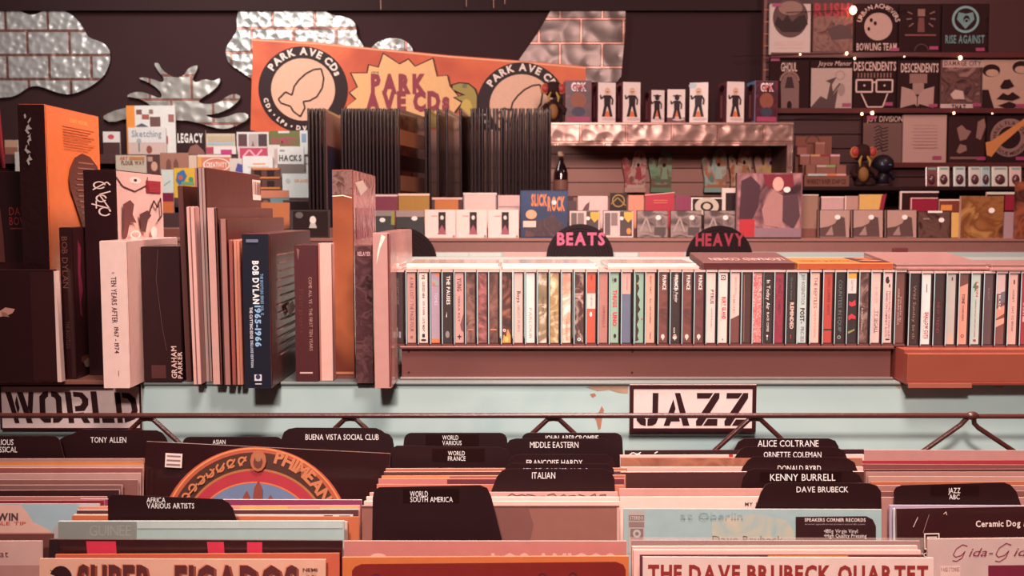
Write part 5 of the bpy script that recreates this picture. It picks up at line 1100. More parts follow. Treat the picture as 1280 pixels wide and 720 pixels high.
# ------------------------------------------------------------------ silver fascia shelf with figure boxes
YH = 4.95; zh = Zp(153, YH)
sh = thing('hutch_shelf', 'shelf faced with hammered silver tin above the hanging mitts', 'shelf', (0, YH, 0))
xa, xb = Xp(680, 165, YH), Xp(992, 165, YH)
tinm = tin_mat((.0, .0), '9c786e', 19, .5)
g = G(); g.box(xa, xb, 0, .012, Zp(182, YH), zh - .004, tinm); g.build('fascia', sh)
g = G(); g.cbox(xa, xb, -.004, .42, zh - .012, zh, M('b08478', .35, metal=.5)); g.build('shelf_top', sh)
g = G(); g.box(xb - .030, xb, .0, .012, Zp(240, YH) - .3, Zp(182, YH), tinm); g.box(xb - .006, xb - .002, -.003, 0, Zp(240, YH) - .3, zh, M('d8d4cc', .2, metal=1)); g.build('end_post', sh)
g = G(); g.box(xb - .03, xb, .012, .46, .9, zh - .012, M('4a2a28')); g.build('end_panel', sh)
sl = M('a87468', .6, vs_=5); g = G()
for i in range(9):
    zt = Zp(193, 5.30) - i*.075; g.box(xa - .6, xb - .03, .355, .375, zt - .070, zt, sl)
g.box(xa - .6, xb - .03, .355, .375, Zp(193, 5.30) + .004, zh - .012, sl); g.box(xa - .6, xb - .03, .376, .39, .9, zh - .012, M('4a2826')); g.build('slat_back', sh)

def figbox(label, x0, xs, x1, y0, face, sidem, art, group, rz, x2=None):
    """x0..xs the left side that shows, xs..x1 the front"""
    Y = YH + .10; loc, w, h, kx, ky = face_on(xs, y0, x1, 153, Y, zh)
    d = .11
    t = thing('figure_box', label, 'box', loc, (0, 0, R(rz)), group)
    g = G(); g.cbox(-w/2, w/2, .0004, d, 0, h, sidem, .001); g.build('carton', t)
    g = G(); fr = frame_on(g, w, h, (xs, y0), kx, ky, step=.0006)
    fr.rect(xs + .2, y0 + .2, x1 - .2, y0 + h/ky - .2, face); art(fr); g.build('front_print', t)
    g = G(); fr = Fr(g, (-w/2, d, h), (0,-1,0), (0,0,1), (-1,0,0), px=(0, 0), kx=d/100, ky=h/100, lift=.0006, step=.0006)
    fr.rect(5, 8, 95, 92, M('6a3038')); fr.disc(50, 14, 26, M('2e1a1c'), 8); fr.rect(35, 30, 60, 84, M('a06a6a')); g.build('side_print', t)
sd = M('6e3a3e', .4)
def man(cx_, s=1, hat=False):
    k = M('3a2a2e')
    def f(q):
        q.disc(cx_ + 2, 149, 9*s, M('d0b0a8'), 2)
        q.poly([(cx_-6*s, 146), (cx_, 138), (cx_+6*s, 146)], M('d8703c'))
        y = 153 - 41*s if not hat else 153 - 33
        q.poly([(cx_-4.5*s, y+7*s), (cx_+4.5*s, y+7*s), (cx_+4*s, y+21*s), (cx_-4*s, y+21*s)], k)
        q.poly([(cx_-4*s, y+20*s), (cx_, y+20*s), (cx_-3.5*s, y+34*s), (cx_-7*s, y+34*s)], k, q.l); q.poly([(cx_, y+20*s), (cx_+4*s, y+20*s), (cx_+7*s, y+34*s), (cx_+3.6*s, y+34*s)], k, q.l)
        q.line([(cx_-4*s, y+8*s), (cx_-8*s, y+12*s), (cx_-9*s, y+7*s)], 2*s, k); q.line([(cx_+4*s, y+8*s), (cx_+7*s, y+13*s), (cx_+6*s, y+19*s)], 2*s, k)
        q.disc(cx_, y+2, 3.6*s, M('d8a88a') if not hat else k, 4.6*s, 12)
        if hat: q.rect(cx_-5, y - 1, cx_+5, y + .6, k)
        else: q.line([(cx_-2, y+3), (cx_+2, y+3)], .8, k)
    return f
wf = M('e6d0c8', .45)
def gpk(x0, y0, x1):
    def f(q):
        w = x1-x0
        q.rect(x0+1, y0+1, x1-1, 152, ART(['5a1a2c', '3a1420', '7a2438'], 14, .4)); q.disc(x0+w*.5, y0+25, w*.30, M('8a4a36'), 10); q.disc(x0+w*.5, y0+39, w*.26, M('3a3448'), 6)
        q.text('GPK', x0+w*.22, y0+3, x0+w*.80, y0+13, M('f0e0dc'), bold=2); q.text('GPK', x0+w*.26, y0+5, x0+w*.76, y0+12, M('c02a3a'), bold=1)
        q.rect(x0+2, 146, x1-2, 152, M('a03a5a'))
    return f
GF = 'figure boxes on the silver shelf'
figbox('maroon GPK figure box at the left end of the silver shelf', 704, 706.5, 739.5, 100.5, M('6a2036', .4), M('7a2a48', .4), gpk(706.5, 100.5, 739.5), GF, 3)
figbox('tall white figure box right beside the left GPK box', 740, 747, 770, 103, wf, sd, man(759), GF, 11)
figbox('tall white figure box between its twin and the short boxes', 771, 778, 801, 102.5, wf, sd, man(790), GF, 11)
figbox('short white figure box with hatted figure, left of two', 806, 813.5, 831, 112.5, wf, sd, man(821, .85, True), GF, 13)
figbox('short white figure box with hatted figure and dark foot band', 833, 834, 856.5, 111.5, wf, sd, lambda q: [q.rect(834, 147, 856, 153, M('6a3a40')), man(846, .85, True)(q)], GF, 2)
figbox('tall white figure box with a pale blue top corner', 856, 862, 885, 103, wf, M('5a3036'), lambda q: [q.disc(866, 107, 5, M('b8c8cc'), 3.4), man(873)(q)], GF, -14)
figbox('tall white figure box standing alone left of the right GPK box', 899, 907.5, 931, 102, wf, sd, man(919), GF, 12)
figbox('maroon GPK figure box with a blue left side at the right end', 938, 943, 973, 101, M('6a2036', .4), M('6a86a8', .4), gpk(943, 101, 973), GF, 9)

def plush(label, cx_, cy_, Y, zb, s, eyes=True):
    """dark plush toy: body, head, two round red eyes, mouth parts"""
    p = P(cx_, cy_, Y); t = thing('plush_toy', label, 'toy', (p.x, Y, zb), (0, 0, R(4)), 'dark plush toys with red eyes')
    f = M('3a201c', .85, vs_=120, var=.4); H_ = p.z - zb
    g = G(); g.ball((0, 0, H_*.36), (.075*s, .06*s, H_*.37), f); g.build('body', t)
    g = G(); g.ball((0, -.005, H_), (.085*s, .065*s, .075*s), f); g.build('head', t)
    for sx in (-1, 1):
        g = G(); g.ball((sx*.075*s, -.045*s, H_ + .005*s), (.034*s, .022*s, .040*s), M('a83634', .5)); e = g.build('eye', t)
        g = G(); g.ball((sx*.075*s, -.038*s, H_ + .002*s), (.042*s, .020*s, .048*s), M('c87a3c', .7)); g.build('eye_rim', e)
        g = G(); g.tube([(sx*.025*s, -.058*s, H_ - .03*s), (sx*.045*s, -.07*s, H_ - .075*s), (sx*.04*s, -.07*s, H_ - .12*s)], [.008*s, .014*s, .004*s], M('a8803c', .7), 8); g.build('mouth_part', t)
        g = G(); g.tube([(sx*.06*s, -.01, H_*.55), (sx*.10*s, -.04, H_*.40), (sx*.09*s, -.06, H_*.28)], [.022*s, .024*s, .016*s], f, 10); g.build('arm', t)
        g = G(); g.ball((sx*.045*s, -.05*s, .022*s), (.03*s, .045*s, .022*s), f); g.build('foot', t)
    g = G(); g.ball((0, -.045*s, H_*.36), (.045*s, .03*s, H_*.22), M('8a5c30', .8)); g.build('belly', t)
plush('dark plush toy with red eyes at the left end of the silver shelf', 691, 112, YH + .12, zh, .55)

# mitts on the slatted back, bottle
def mitt(label, x0, x1, y0, y1, cols, seed):
    Y = 5.285; loc, w, h, kx, ky = face_on(x0, y0, x1, y1, Y)
    o = smooth([(.12,0),(.95,0),(.96,.4),(1,.75),(.93,.95),(.72,1.02),(.5,.97),(.42,.8),(.40,.62),(.33,.56),(.26,.70),(.2,.82),(.06,.84),(-.02,.72),(.05,.5),(.12,.28)], 2)
    t = thing('oven_mitt', label, 'oven mitt', (loc.x, Y, loc.z), (0, 0, 0), 'oven mitts hanging on the slatted back')
    m_ = ART(cols, 16, .8, 0, 0, seed, .8)
    g = G(); g.prism([((a - .5)*w, b*h) for a, b in o], -.035, .0, m_); o_ = g.build('mitt_body', t, bevel=.012)
    g = G(); fr = Fr(g, (0, -.035, 0), (1,0,0), (0,0,1), (0,-1,0), kx=1, lift=.0006)
    fr.disc(.16*w, .70*h, .13*w, M(cols[2], .8), .11*h, 14); fr.poly([(.02*w, .30*h), (.32*w, .30*h), (.26*w, .58*h), (.10*w, .58*h)], M(cols[1], .8)); fr.disc(.16*w, .64*h, .07*w, M('3a2422', .8), .05*h, 10)
    fr.disc(-.12*w, .30*h, .10*w, M(cols[3], .8), .08*h, 10); fr.rect(-.30*w, .10*h, .38*w, .17*h, M(cols[2], .8)); g.build('pattern_print', o_)
    g = G(); g.box(-.40*w, .47*w, -.039, .002, -.002, .022, M(cols[0], .8)); g.build('cuff', t)
    g = G(); g.tube([(.2*w, -.01, h), (.22*w, .0, h + .03), (.2*w, .012, h + .02)], .003, M('8a7a70')); g.build('hanging_loop', t)
mitt('pink and red patterned oven mitt, leftmost of the hanging mitts', 777, 807, 188, 240, ['c89a8c', 'a8404a', 'd0a898', '8a5a54'], 1)
mitt('green patterned oven mitt, second from left', 809.5, 839, 188, 240, ['6a8a6a', '8aa080', '7a5a48', '58785c'], 2)
mitt('teal oven mitt with orange figure, right of the gap', 876, 907, 187, 240, ['8aa8a0', 'b0bcb0', 'b8704c', '6a8a84'], 3)
mitt('brown orange oven mitt with pale figure', 909, 938, 184, 238, ['9a5a42', 'b0704c', 'c8a890', '5a3028'], 4)
mitt('lilac and yellow oven mitt, rightmost of the hanging mitts', 941, 972, 185, 238, ['a8788c', 'c8a050', 'b88a98', '8a6078'], 5)
p = P(701, 240, 5.1); g = G(); gl = M('2e1a1c', .12, coat=1)
lb = thing('glass_bottle', 'dark bottle with pale cap left of the mitts beside the poster rack', 'bottle', (p.x, 5.1, zs))
g.lathe([(0, 0), (.035, 0), (.037, .01), (.037, .11), (.030, .14), (.014, .17), (.013, .20), (0, .20)], (0, 0, p.z - zs - .02), gl); g.build('bottle_body', lb)
g = G(); g.lathe([(0, .2), (.016, .2), (.016, .225), (0, .226)], (0, 0, p.z - zs - .02), M('d8a890', .3)); g.build('cap', lb)
g = G(); g.lathe([(.0375, .03), (.0375, .08)], (0, 0, p.z - zs - .02), M('8a5a4c')); g.build('label', lb)
g = G(); g.cbox(-.09, .06, -.05, .06, -.12, p.z - zs - .021, M('5a3430')); g.build('stand_block', lb)

# ------------------------------------------------------------------ slat wall with folded shirts at right
YW = 5.36
xw = Xp(953, 100, YW)
sw = thing('slatwall_panel', 'dark maroon slatted wall panel holding the folded shirts', 'panel', (xw, YW, 0))
g = G(); dm = M('43201f', .55, vs_=4)
for i in range(30):
    zt = Zp(-30, YW) - i*.0755; g.box(.016, 2.4, 0, .02, zt - .070, zt, dm)
g.box(.016, 2.4, .021, .04, .8, Zp(-30, YW), M('2c1415')); g.build('slats', sw)
g = G(); g.box(0, .016, -.006, .04, .8, Zp(-30, YW), M('6a3a34', .4))
for i in range(9): g.box(.0, .03, -.010, -.006, Zp(12 + 15*i, YW), Zp(13.4 + 15*i, YW), M('a8603c', .4))
g.build('edge_strip', sw)
def ledge(label, y, dpt, x0=962, x1=1420):
    a = Xp(x0, y, YW - dpt/2)
    g = G(); g.cbox(0, 2.2, 0, dpt - .003, -.014, 0, M('6a3430', .35, coat=.4), .002); g.box(0, 2.2, -.003, 0, -.014, .012, M('5a2a28', .3, coat=.5))
    z = Zp(y, YW - dpt)
    tag(g.build('ledge_shelf', None, (a, YW - dpt, z)), label, 'shelf', 'narrow ledges on the slat wall'); return z
LD = .05
zl = [ledge('narrow ledge under the top row of shirts', 68.5, LD), ledge('narrow ledge under the middle row of shirts', 138, LD), ledge('narrow ledge under the lowest row of shirts', 206, LD, 1074)]
def shirt(label, x0, x1, y0, row, base, art=None, tagp=None):
    y1 = (68.5, 138, 206)[row]; Y = YW - .036
    loc, w, h, kx, ky = face_on(x0, y0, x1, y1, Y, zl[row] + .0005)
    t = thing('folded_shirt', label, 'shirt', loc, (R(-1.5), 0, 0), ('top row of folded shirts', 'middle row of folded shirts', 'lowest row of folded shirts')[row])
    g = G(); g.cbox(-w/2, w/2, 0, .022, 0, h, base, .006); g.build('shirt_body', t)
    if art:
        g = G(); fr = frame_on(g, w, h, (x0, y0), kx, ky, step=.0006, lift=.0006); art(fr); g.build('printed_front', t)
    if tagp:
        g = G(); fr = frame_on(g, w, h, (x0, y0), kx, ky, lift=.006); fr.rect(tagp[0]-5, tagp[1]-2, tagp[0]+6, tagp[1]+2.2, M('9a3a5e', .5)); g.build('price_sticker', t)
    return t
bt = M('331a1b', .85, vs_=200); dimw = M('d2aea2', .8); dim2 = M('8a6258', .8)
def s1(q):
    q.disc(988, 22, 22, M('54302c'), 25, 30); q.poly([(968, 30), (972, 20), (978, 26), (984, 18), (990, 27), (998, 20), (1006, 18), (1010, 30), (1000, 40), (978, 40)], M('33191a')); q.disc(988, 10, 15, M('8a6458'), 9)
    q.text('BIG STAR', 969, 51, 1006, 57, dimw); q.rect(970, 59, 1005, 60, dimw)
shirt('white folded shirt with a dark round photograph, top left', 962, 1014, 4, 0, M('c8b0a8', .8, vs_=200), s1, (970, 6))
shirt('folded shirt with red RUSH lettering over a sepia landscape', 1016, 1067, 3, 0, M('6a3a34', .8), lambda q: [q.rect(1017, 20, 1066, 64, ART(['5a3430', '8a6258', '6a4640', '94766c'], 9, .8)), q.poly([(1034, 36), (1050, 30), (1064, 34), (1066, 48), (1040, 50)], M('4a2a26')), q.text('RUSH', 1018, 4, 1061, 20, M('a02434'), bold=2), q.text('A FAREWELL TO KINGS', 1020, 60, 1063, 65, dim2)])
shirt('black URBAN ACHIEVERS shirt with a white bowling ball', 1070, 1122, 4, 0, bt, lambda q: [q.disc(1098, 33, 17.5, M('b89488', .8)), q.disc(1089, 25, 2, bt, 2.6, 12), q.disc(1094, 29, 0.1 + 2, bt, 2.6, 12), q.disc(1086, 36, 1.8, bt, 2.4, 12), q.arc('URBAN ACHIEVERS', 1098, 32, 22, 8, 168, 12, dimw, 1), q.text('BOWLING TEAM', 1071, 54, 1121, 63, dimw, bold=1)], (1118, 62))
shirt('black shirt with a dim raised fist tower and rays', 1124, 1176, 5, 0, bt, lambda q: [q.poly([(1147, 40), (1148, 22), (1155, 22), (1156, 40)], M('6a3230')), q.rect(1147, 11, 1156, 20, dim2), [q.line([(1151 + 12*c_, 22 + 12*s_), (1151 + 19*c_, 22 + 19*s_)], 1.4, dim2) for c_, s_ in ((-.9,-.4),(-.95,.1),(.9,-.4),(.95,.1),(-.8,.6),(.8,.6))], q.rect(1131, 43, 1170, 45, M('7a3c38')), q.ring(1152, 64, 8, 9, M('54302c'), 0, 180)], (1167, 60))
shirt('black RISE AGAINST shirt with a teal heart emblem', 1178, 1234, 4, 0, bt, lambda q: [q.ring(1207, 24, 14, 17, M('7c9a98', .8)), q.poly([(1207, 36), (1196, 24), (1198, 15), (1207, 17), (1216, 15), (1218, 24)], M('6a8a88', .8)), q.disc(1208, 24, 4, bt, 5), q.ring(1208, 26, 2, 3, M('7c9a98')), q.text('RISE AGAINST', 1182, 44, 1231, 54, M('6a8886', .8), bold=1)], (1225, 62))
shirt('plain dark brown folded shirt in the top right corner', 1237, 1290, 4, 0, M('452423', .85))
shirt('dark shirt with a grey gothic arch and spiky lettering', 962, 1012, 74, 1, bt, lambda q: [q.poly([(977, 137), (976, 104), (980, 94), (987, 91), (994, 94), (999, 104), (999, 137)], M('7a5a54', .8)), q.ring(987, 101, 10, 12.5, dim2, 0, 180), q.poly([(981, 110), (984, 96), (990, 96), (993, 110)], M('3a2022')), q.disc(987, 132, 3, bt, 6), q.text('GHOUL', 976, 78, 996, 89, dimw, bold=1)], (968, 74))
shirt('folded shirt reading Joyce Manor above a pale drawing', 1013, 1065, 74, 1, bt, lambda q: [q.rect(1014, 85, 1065, 136.5, M('b4988e', .8)), q.poly([(1014, 134), (1026, 120), (1034, 124), (1038, 104), (1032, 101), (1046, 96), (1040, 106), (1042, 118), (1048, 110), (1044, 136), (1014, 136.5)], M('4a2c2a')), q.disc(1052, 112, 4.5, M('94766e'), 8, 14), q.ring(1050, 94, 5, 6, M('94766e')), q.line([(1040, 118), (1050, 104)], 2, M('4a2c2a')), q.text('Joyce Manor', 1022, 76, 1063, 82, dimw, slant=.2)], (1058, 131))
shirt('black DESCENDENTS shirt with outlined square glasses', 1067, 1120, 74, 1, bt, lambda q: [q.text('DESCENDENTS', 1067, 77, 1120, 88, dimw, bold=1), [q.rect(1072+i*4, 91, 1073.6+i*4, 97, dim2) for i in range(11)],
      [[q.line([(x, 100), (x+20, 100), (x+20, 115), (x, 115), (x, 100)], 2, dimw), q.disc(x+10, 107, 1.4, dimw, 1.4, 8)] for x in (1070, 1095)], q.line([(1090, 103), (1095, 103)], 2, dimw), q.line([(1076, 117), (1084, 134), (1103, 134), (1109, 117)], 1.6, dimw)], (1110, 130))
shirt('black DESCENDENTS shirt with a pale open book shape', 1122, 1174, 74, 1, bt, lambda q: [q.text('DESCENDENTS', 1126, 79, 1173, 90, dimw, bold=1), q.rect(1137, 92, 1159, 104, dim2), q.rect(1141, 104, 1155, 118, M('9a766c', .8)), q.poly([(1127, 108), (1140, 112), (1147, 122), (1154, 112), (1168, 108), (1167, 135), (1150, 130), (1147, 134), (1144, 130), (1126, 135)], M('a88278', .8)), q.line([(1147, 120), (1147, 134)], 1, bt)], (1166, 132))
shirt('folded shirt with a brown portrait photograph between pale bands', 1176, 1227, 74, 1, M('5e3a34', .8), lambda q: [q.rect(1177, 84, 1226, 130, ART(['33191a', '6a423c', '4a2a28', '8a645a'], 10, .8, seed=3)), q.rect(1178, 75, 1229, 84, M('b09088', .8)), q.text('DAMAGE CITY', 1180, 76, 1226, 82, M('4a2a28'), bold=1), q.rect(1176, 130, 1217, 137.5, M('bca098', .8)), q.text('THAT', 1190, 131, 1208, 137, M('33191a'), bold=2), q.poly([(1188, 118), (1194, 112), (1204, 114), (1206, 124), (1192, 124)], M('c0a094', .8))], (1221, 131))
shirt('folded shirt with a large pale face print at the right border', 1229, 1290, 74, 1, M('b48c7a', .8), lambda q: [q.poly([(1228, 112), (1236, 112), (1244, 137), (1228, 137)], bt), q.disc(1239, 88, 11, bt, 8), q.disc(1240, 91, 8, M('b48c7a', .8), 4.6), q.disc(1276, 84, 11, bt, 8), q.disc(1276, 87, 8, M('b48c7a', .8), 4.6), q.poly([(1250, 108), (1255, 100), (1262, 99), (1268, 108), (1260, 111), (1252, 111)], bt), q.poly([(1246, 124), (1254, 116), (1260, 119), (1266, 115), (1276, 122), (1266, 126)], bt), q.poly([(1248, 132), (1262, 127), (1275, 132), (1262, 137)], bt)], (1275, 132))
shirt('dark JOY DIVISION folded shirt with a grey square print', 1078, 1127, 144, 2, bt, lambda q: [q.text('JOY DIVISION', 1083, 145, 1128, 152, dimw), q.rect(1079, 153.5, 1127, 204, M('6a4a44', .8)), [q.line([(1092+i % 3, 160+i*4), (1098+(i*5) % 4, 157+i*4), (1103, 161+i*4), (1110, 159+i*4)], 1.2, M('33191a')) for i in range(8)]], (1088, 147))
shirt('plain pale pink folded shirt in the lowest row', 1129, 1184, 143, 2, M('b48c82', .85, vs_=150), lambda q: [q.rect(1140+(i % 2)*2, 156+i*4, 1172, 157+i*4, M('a87e76')) for i in range(8)], (1171, 197))
shirt('dark folded shirt with three pale grey shapes', 1186, 1232, 144, 2, M('3e2324', .85), lambda q: [q.poly([(1196, 160), (1202, 156), (1208, 162), (1214, 164), (1208, 174), (1200, 176)], dim2), q.poly([(1220, 172), (1222, 152), (1230, 148), (1232, 158), (1226, 175)], dim2), q.poly([(1196, 190), (1200, 180), (1208, 182), (1209, 188), (1200, 192)], dim2), q.rect(1188, 196, 1226, 199, M('7a544e'))], (1226, 198))
shirt('dark folded shirt with lettered ring and orange guitar', 1234, 1290, 144, 2, bt, lambda q: [q.ring(1262, 172, 14, 24, M('8a645c', .8)), q.arc('THRILL FLAVOR', 1262, 172, 16.5, 6.5, 200, 10, bt, 1), q.arc('RESCUE MISSION', 1262, 172, 22, 6, 205, 335, bt, 1, True), q.poly([(1232, 178), (1240, 176), (1254, 166), (1272, 154), (1282, 146), (1284, 152), (1262, 172), (1250, 182), (1240, 196), (1234, 194)], M('c87a44', .8))], (1275, 198))

# fairy lights along the ledges
def lights(label, pts):
    Y = YW - .062; p0 = P(pts[0][0], pts[0][1], Y); t = thing('string_light', label, 'string light', p0)
    for (x, y, r) in pts:
        q = P(x, y, Y) - p0; g = G(); g.ball((q.x, -.004, q.z), (r, r, r*1.25), GLOW('ffb088', 9), 10); g.build('bulb', t)
    g = G(); w = [P(x, y, Y) - p0 for x, y, r in pts]; w = [Vector((-.35, 0, w[0].z - .01))] + [v + Vector((0, .002, .002)) for v in w] + [Vector((w[-1].x + .3, 0, w[-1].z))]
    g.tube(w, .0018, M('2c1514'), 6); g.build('cord', t)
lights('string light with tiny glowing bulbs along the upper ledge', [(1000, 68, .004), (1058, 67, .007), (1068, 73, .0055), (1130, 71, .003), (1200, 72.5, .009)])
lights('string light with tiny glowing bulbs along the middle ledge', [(1077, 142.5, .006), (1090, 141.5, .008), (1192, 141.5, .006), (1240, 142, .003)])
lights('single glowing bulb hanging over the RUSH shirt', [(1066, 13, .018)])

# lower shelf at right: soap display, plush, figurine, packs
zq = Zp(233, 5.0)
sb = thing('wall_shelf', 'dark shelf under the shirts carrying the soap display and the small packs', 'shelf', (Xp(994, 236, 5.0), 4.98, zq))
g = G(); g.cbox(0, 2.3, 0, .36, -.02, 0, M('2e1616', .5)); g.build('board', sb)
for x in (.1, 1.2, 2.2):
    g = G(); g.prism([(0, -.02), (.012, -.02), (.012, -.12), (0, -.12)], .1, .36, M('2a1515')); b_ = g.build('bracket', sb, (x, 0, 0))
loc, w, h, kx, ky = face_on(1006, 168, 1062, 233, 5.03, zq)
t = thing('soap_display', 'brown card counter display with tiers of small soap boxes', 'display', loc)
cb = M('7e4a3c', .7)
def tier(y0, y1, d0, d1, nm):
    z0, z1 = (233 - y1)*ky, (233 - y0)*ky
    g = G(); g.box(-w/2 + (0 if nm == 'front_tray' else .004), w/2 - (0 if nm == 'front_tray' else .02), d0, d1, z0, z1, cb); g.build(nm, t)
tier(219, 233, 0, .05, 'front_tray'); tier(205, 233, .051, .09, 'middle_tier'); tier(192, 233, .091, .13, 'rear_tier')
g = G(); g.box(-w/2 - .012, w/2 - .05, .131, .138, 0, h, M('7a4638', .7)); g.build('back_card', t)
g = G(); fr = frame_on(g, w, h, (1006, 168), kx, ky, step=.0006); fr.text('WHISKEY RIVER SOAP CO', 1009, 224, 1058, 230, M('3a1e1a'), bold=1); g.build('lettering', t)
g = G(); fr = Fr(g, (-w/2, .131, h), (1,0,0), (0,0,1), (0,-1,0), px=(1006, 168), kx=kx, ky=ky); fr.ring(1025, 176, 8, 9.5, M('4a2620'), 0, 180, 16); fr.rect(1018, 176, 1034, 178, M('4a2620')); g.build('logo_print', t)
for i, (x, y, c) in enumerate(((1003, 180, '7a3038'), (1026, 176, 'a87060'), (1004, 192, 'b08a90'), (1017, 192, 'c8905c'), (1029, 192, '8a2a34'), (1042, 192, 'd8a0a8'), (1008, 206, '8a5a48'), (1021, 206, 'c8a8a0'), (1033, 206, '8aa868'), (1046, 206, '8a5a48'), (1010, 218.5, 'c0cac0'), (1022, 218.5, 'b8c4b8'), (1034, 218.5, 'e07a48'), (1046, 218.5, 'd8a090'))):
    row = 0 if y < 190 else 1 if y < 200 else 2 if y < 212 else 3
    zt = (233 - y)*ky; X0 = (x - 1006)*kx - w/2; yy = (.092, .092, .052, .004)[row]
    g = G(); zb_ = (233 - (192, 205, 219, 222)[max(0, row - 0) if row else 0])*ky + .0004
    zb_ = ((233-192)*ky, (233-205)*ky, (233-219)*ky, (233-219)*ky)[row] if row != 3 else (233-219)*ky
    if row == 1: zb_ = (233-205)*ky
    yy = (.094, .053, .004, .002)[row]
    if row == 3: zt = zb_ + .008; yy = -.001
    g.box(X0, X0 + 12*kx, yy, yy + .032, zb_ + .0004, max(zt, zb_ + .006), M('9a6252', .6), top=M(c), front=M('8e5648', .6))
    g.box(X0, X0 + 12*kx, yy - .0006, yy - .0001, max(zt, zb_ + .006) - .010, max(zt, zb_ + .006), M(c)); g.build('soap_box', t)
plush('dark plush toy with red eyes beside the soap display', 1077, 191, 5.08, zq, .6)
p = P(1106, 235, 5.06); t = thing('figurine', 'dark blue round-headed figurine on a base below the JOY DIVISION shirt', 'figurine', (p.x, 5.10, zq))
hh = Zp(193, 5.10) - zq; nv = M('241f2c', .5, coat=.15)
g = G(); g.lathe([(0, 0), (.05, 0), (.05, .015), (0, .016)], (0, 0, 0), M('3a2024')); g.build('base', t)
g = G(); g.lathe([(0, .016), (.034, .016), (.028, .05), (.018, .085), (0, .09)], (0, 0, 0), nv); g.build('body', t)
g = G(); g.ball((0, -.005, hh - .05), (.056, .05, .05), nv); g.build('head', t)
for sx in (-1, 1):
    g = G(); g.ball((sx*.02, -.052, hh - .055), (.008, .004, .003), M('6a7aa0')); g.build('eye', t)
    g = G(); g.tube([(sx*.03, 0, .075), (sx*.05, -.015, .055), (sx*.045, -.03, .04)], .009, nv, 8); g.build('arm', t)
for i, (x, c, d) in enumerate(((1157, '7a4a46', 'dim brown pack at the left end of the hanging packs'), (1172, 'd8c8bc', 'pale pack with dark oval, first after the dim brown one'), (1192, 'c8ccc4', 'pale teal edged pack, second from the dim brown one'), (1211, 'd0c4b8', 'cream pack with dark mark, third from the dim brown one'), (1226, 'a8bcb8', 'narrow teal pack, fourth from the dim brown one'), (1240, 'd4ccc0', 'wide pale teal pack right of the narrow one'), (1262, 'd8b8ac', 'pinkish pack at the right border behind the dark cover'))):
    x1 = x + (16 if i not in (4, 5) else (13 if i == 4 else 21))
    loc, w, h, kx, ky = face_on(x + .5, 208, x1 - .5, 233, 5.06, zq)
    t = thing('blister_pack', d, 'pack', loc, (R(-5), 0, 0), 'small packs standing on the wall shelf')
    g = G(); g.cbox(-w/2, w/2, 0, .012, 0, h, M(c, .35, coat=.6), .004); g.build('card_back', t)
    g = G(); g.ball((0, 0, h*.36), (w*.33, .016, h*.26), M('5a2e34', .3, coat=.5), 12); g.build('contents', t)
    g = G(); fr = frame_on(g, w, h, (x, 208), kx, ky); fr.rect(x+3, 209.5, x1-3, 212, M('7a9a94')); g.build('header_print', t)

# ------------------------------------------------------------------ books and magazines on the stepped rack at back left
YBK = 5.20
rk = thing('magazine_rack', 'stepped magazine rack holding the books at back left', 'rack', (Xp(255, 230, YBK), YBK, 0))
tiers = {0: (193, 5.36), 1: (222, 5.28), 2: (247, 5.20), 3: (266, 5.12)}
tz = {}
g = G()
for k, (y, Y) in tiers.items():
    tz[k] = Zp(y, Y); g = G(); g.cbox(-1.15, .62, Y - YBK - .012, Y - YBK + .066, .3 if k == 3 else tz[k] - .05, tz[k], M('4a2c2a', .6)); g.build('step', rk)
def book(label, x0, x1, y0, tier_, c, art=None, dy=0, t_=.010, cat='book'):
    y1, Y = tiers[tier_]; Y -= dy
    card('book' if cat == 'book' else 'magazine', label, cat, x0, y0, x1, y1, Y, t_, M(c, .5), art, 'books and magazines on the stepped rack', tz[tier_], edge=M('d8c8bc', .6))
bk = M('33201f'); lb_ = M('9ab0bc')
book('tall white magazine with orange spine strip and small pictures, leftmost tall one', 158.5, 219.5, 132, 0, 'd8d4ce', lambda q: [q.rect(158.5, 132, 169, 193, M('e08a3c')), [q.rect(a, b, a+w_, b+h_, M(c)) for a, b, w_, h_, c in ((171, 137, 7, 6, '7a5048'), (178, 143, 9, 6, 'a0584c'), (188, 146, 13, 12, '6a4a44'), (187, 137, 5, 5, '8a6a60'), (211, 143, 7, 9, '9a6258'), (202, 170, 8, 10, 'a83a50'))], q.poly([(169, 158), (178, 154), (186, 158)], M('4a5664'))])
book('pale magazine with handwritten title before the tall white one', 160.5, 207.5, 159.5, 0, 'd4d0cc', lambda q: [q.text('Sketching', 165, 163, 202, 171, M('8a8e94'), bold=1), q.rect(161, 178, 207, 193, M('c8aca4')), q.disc(186.5, 187, 3.6, M('8a4a38'), 5), q.line([(174, 178), (174, 190)], 2, M('7a8078')), q.disc(174, 176, 3, M('a0a8a4'), 3)], dy=.022)
book('LEGACY book with white title on a dark cover', 221, 257, 163, 0, '3a2628', lambda q: [q.text('LEGACY', 222, 167, 254, 178, M('e0d8d0'), bold=2), q.poly([(234, 193), (238, 183), (246, 180), (254, 188), (256, 193)], M('8a5a50'))], dy=.008)
book('book with a tan and pale blue banded cover', 258, 294, 167, 0, 'c8b49c', lambda q: [q.rect(260, 170, 293, 177, M('b8a488')), q.rect(260, 178, 292, 181, lb_), q.rect(258, 184, 272, 192, M('b0405a')), q.rect(278, 186, 290, 192, M('c03a78'))])
book('white book with magenta foot, below the tan banded book', 267, 295, 183, 0, 'dcd0cc', lambda q: [q.rect(276, 187, 290, 193, M('b83a70'))], dy=.02)
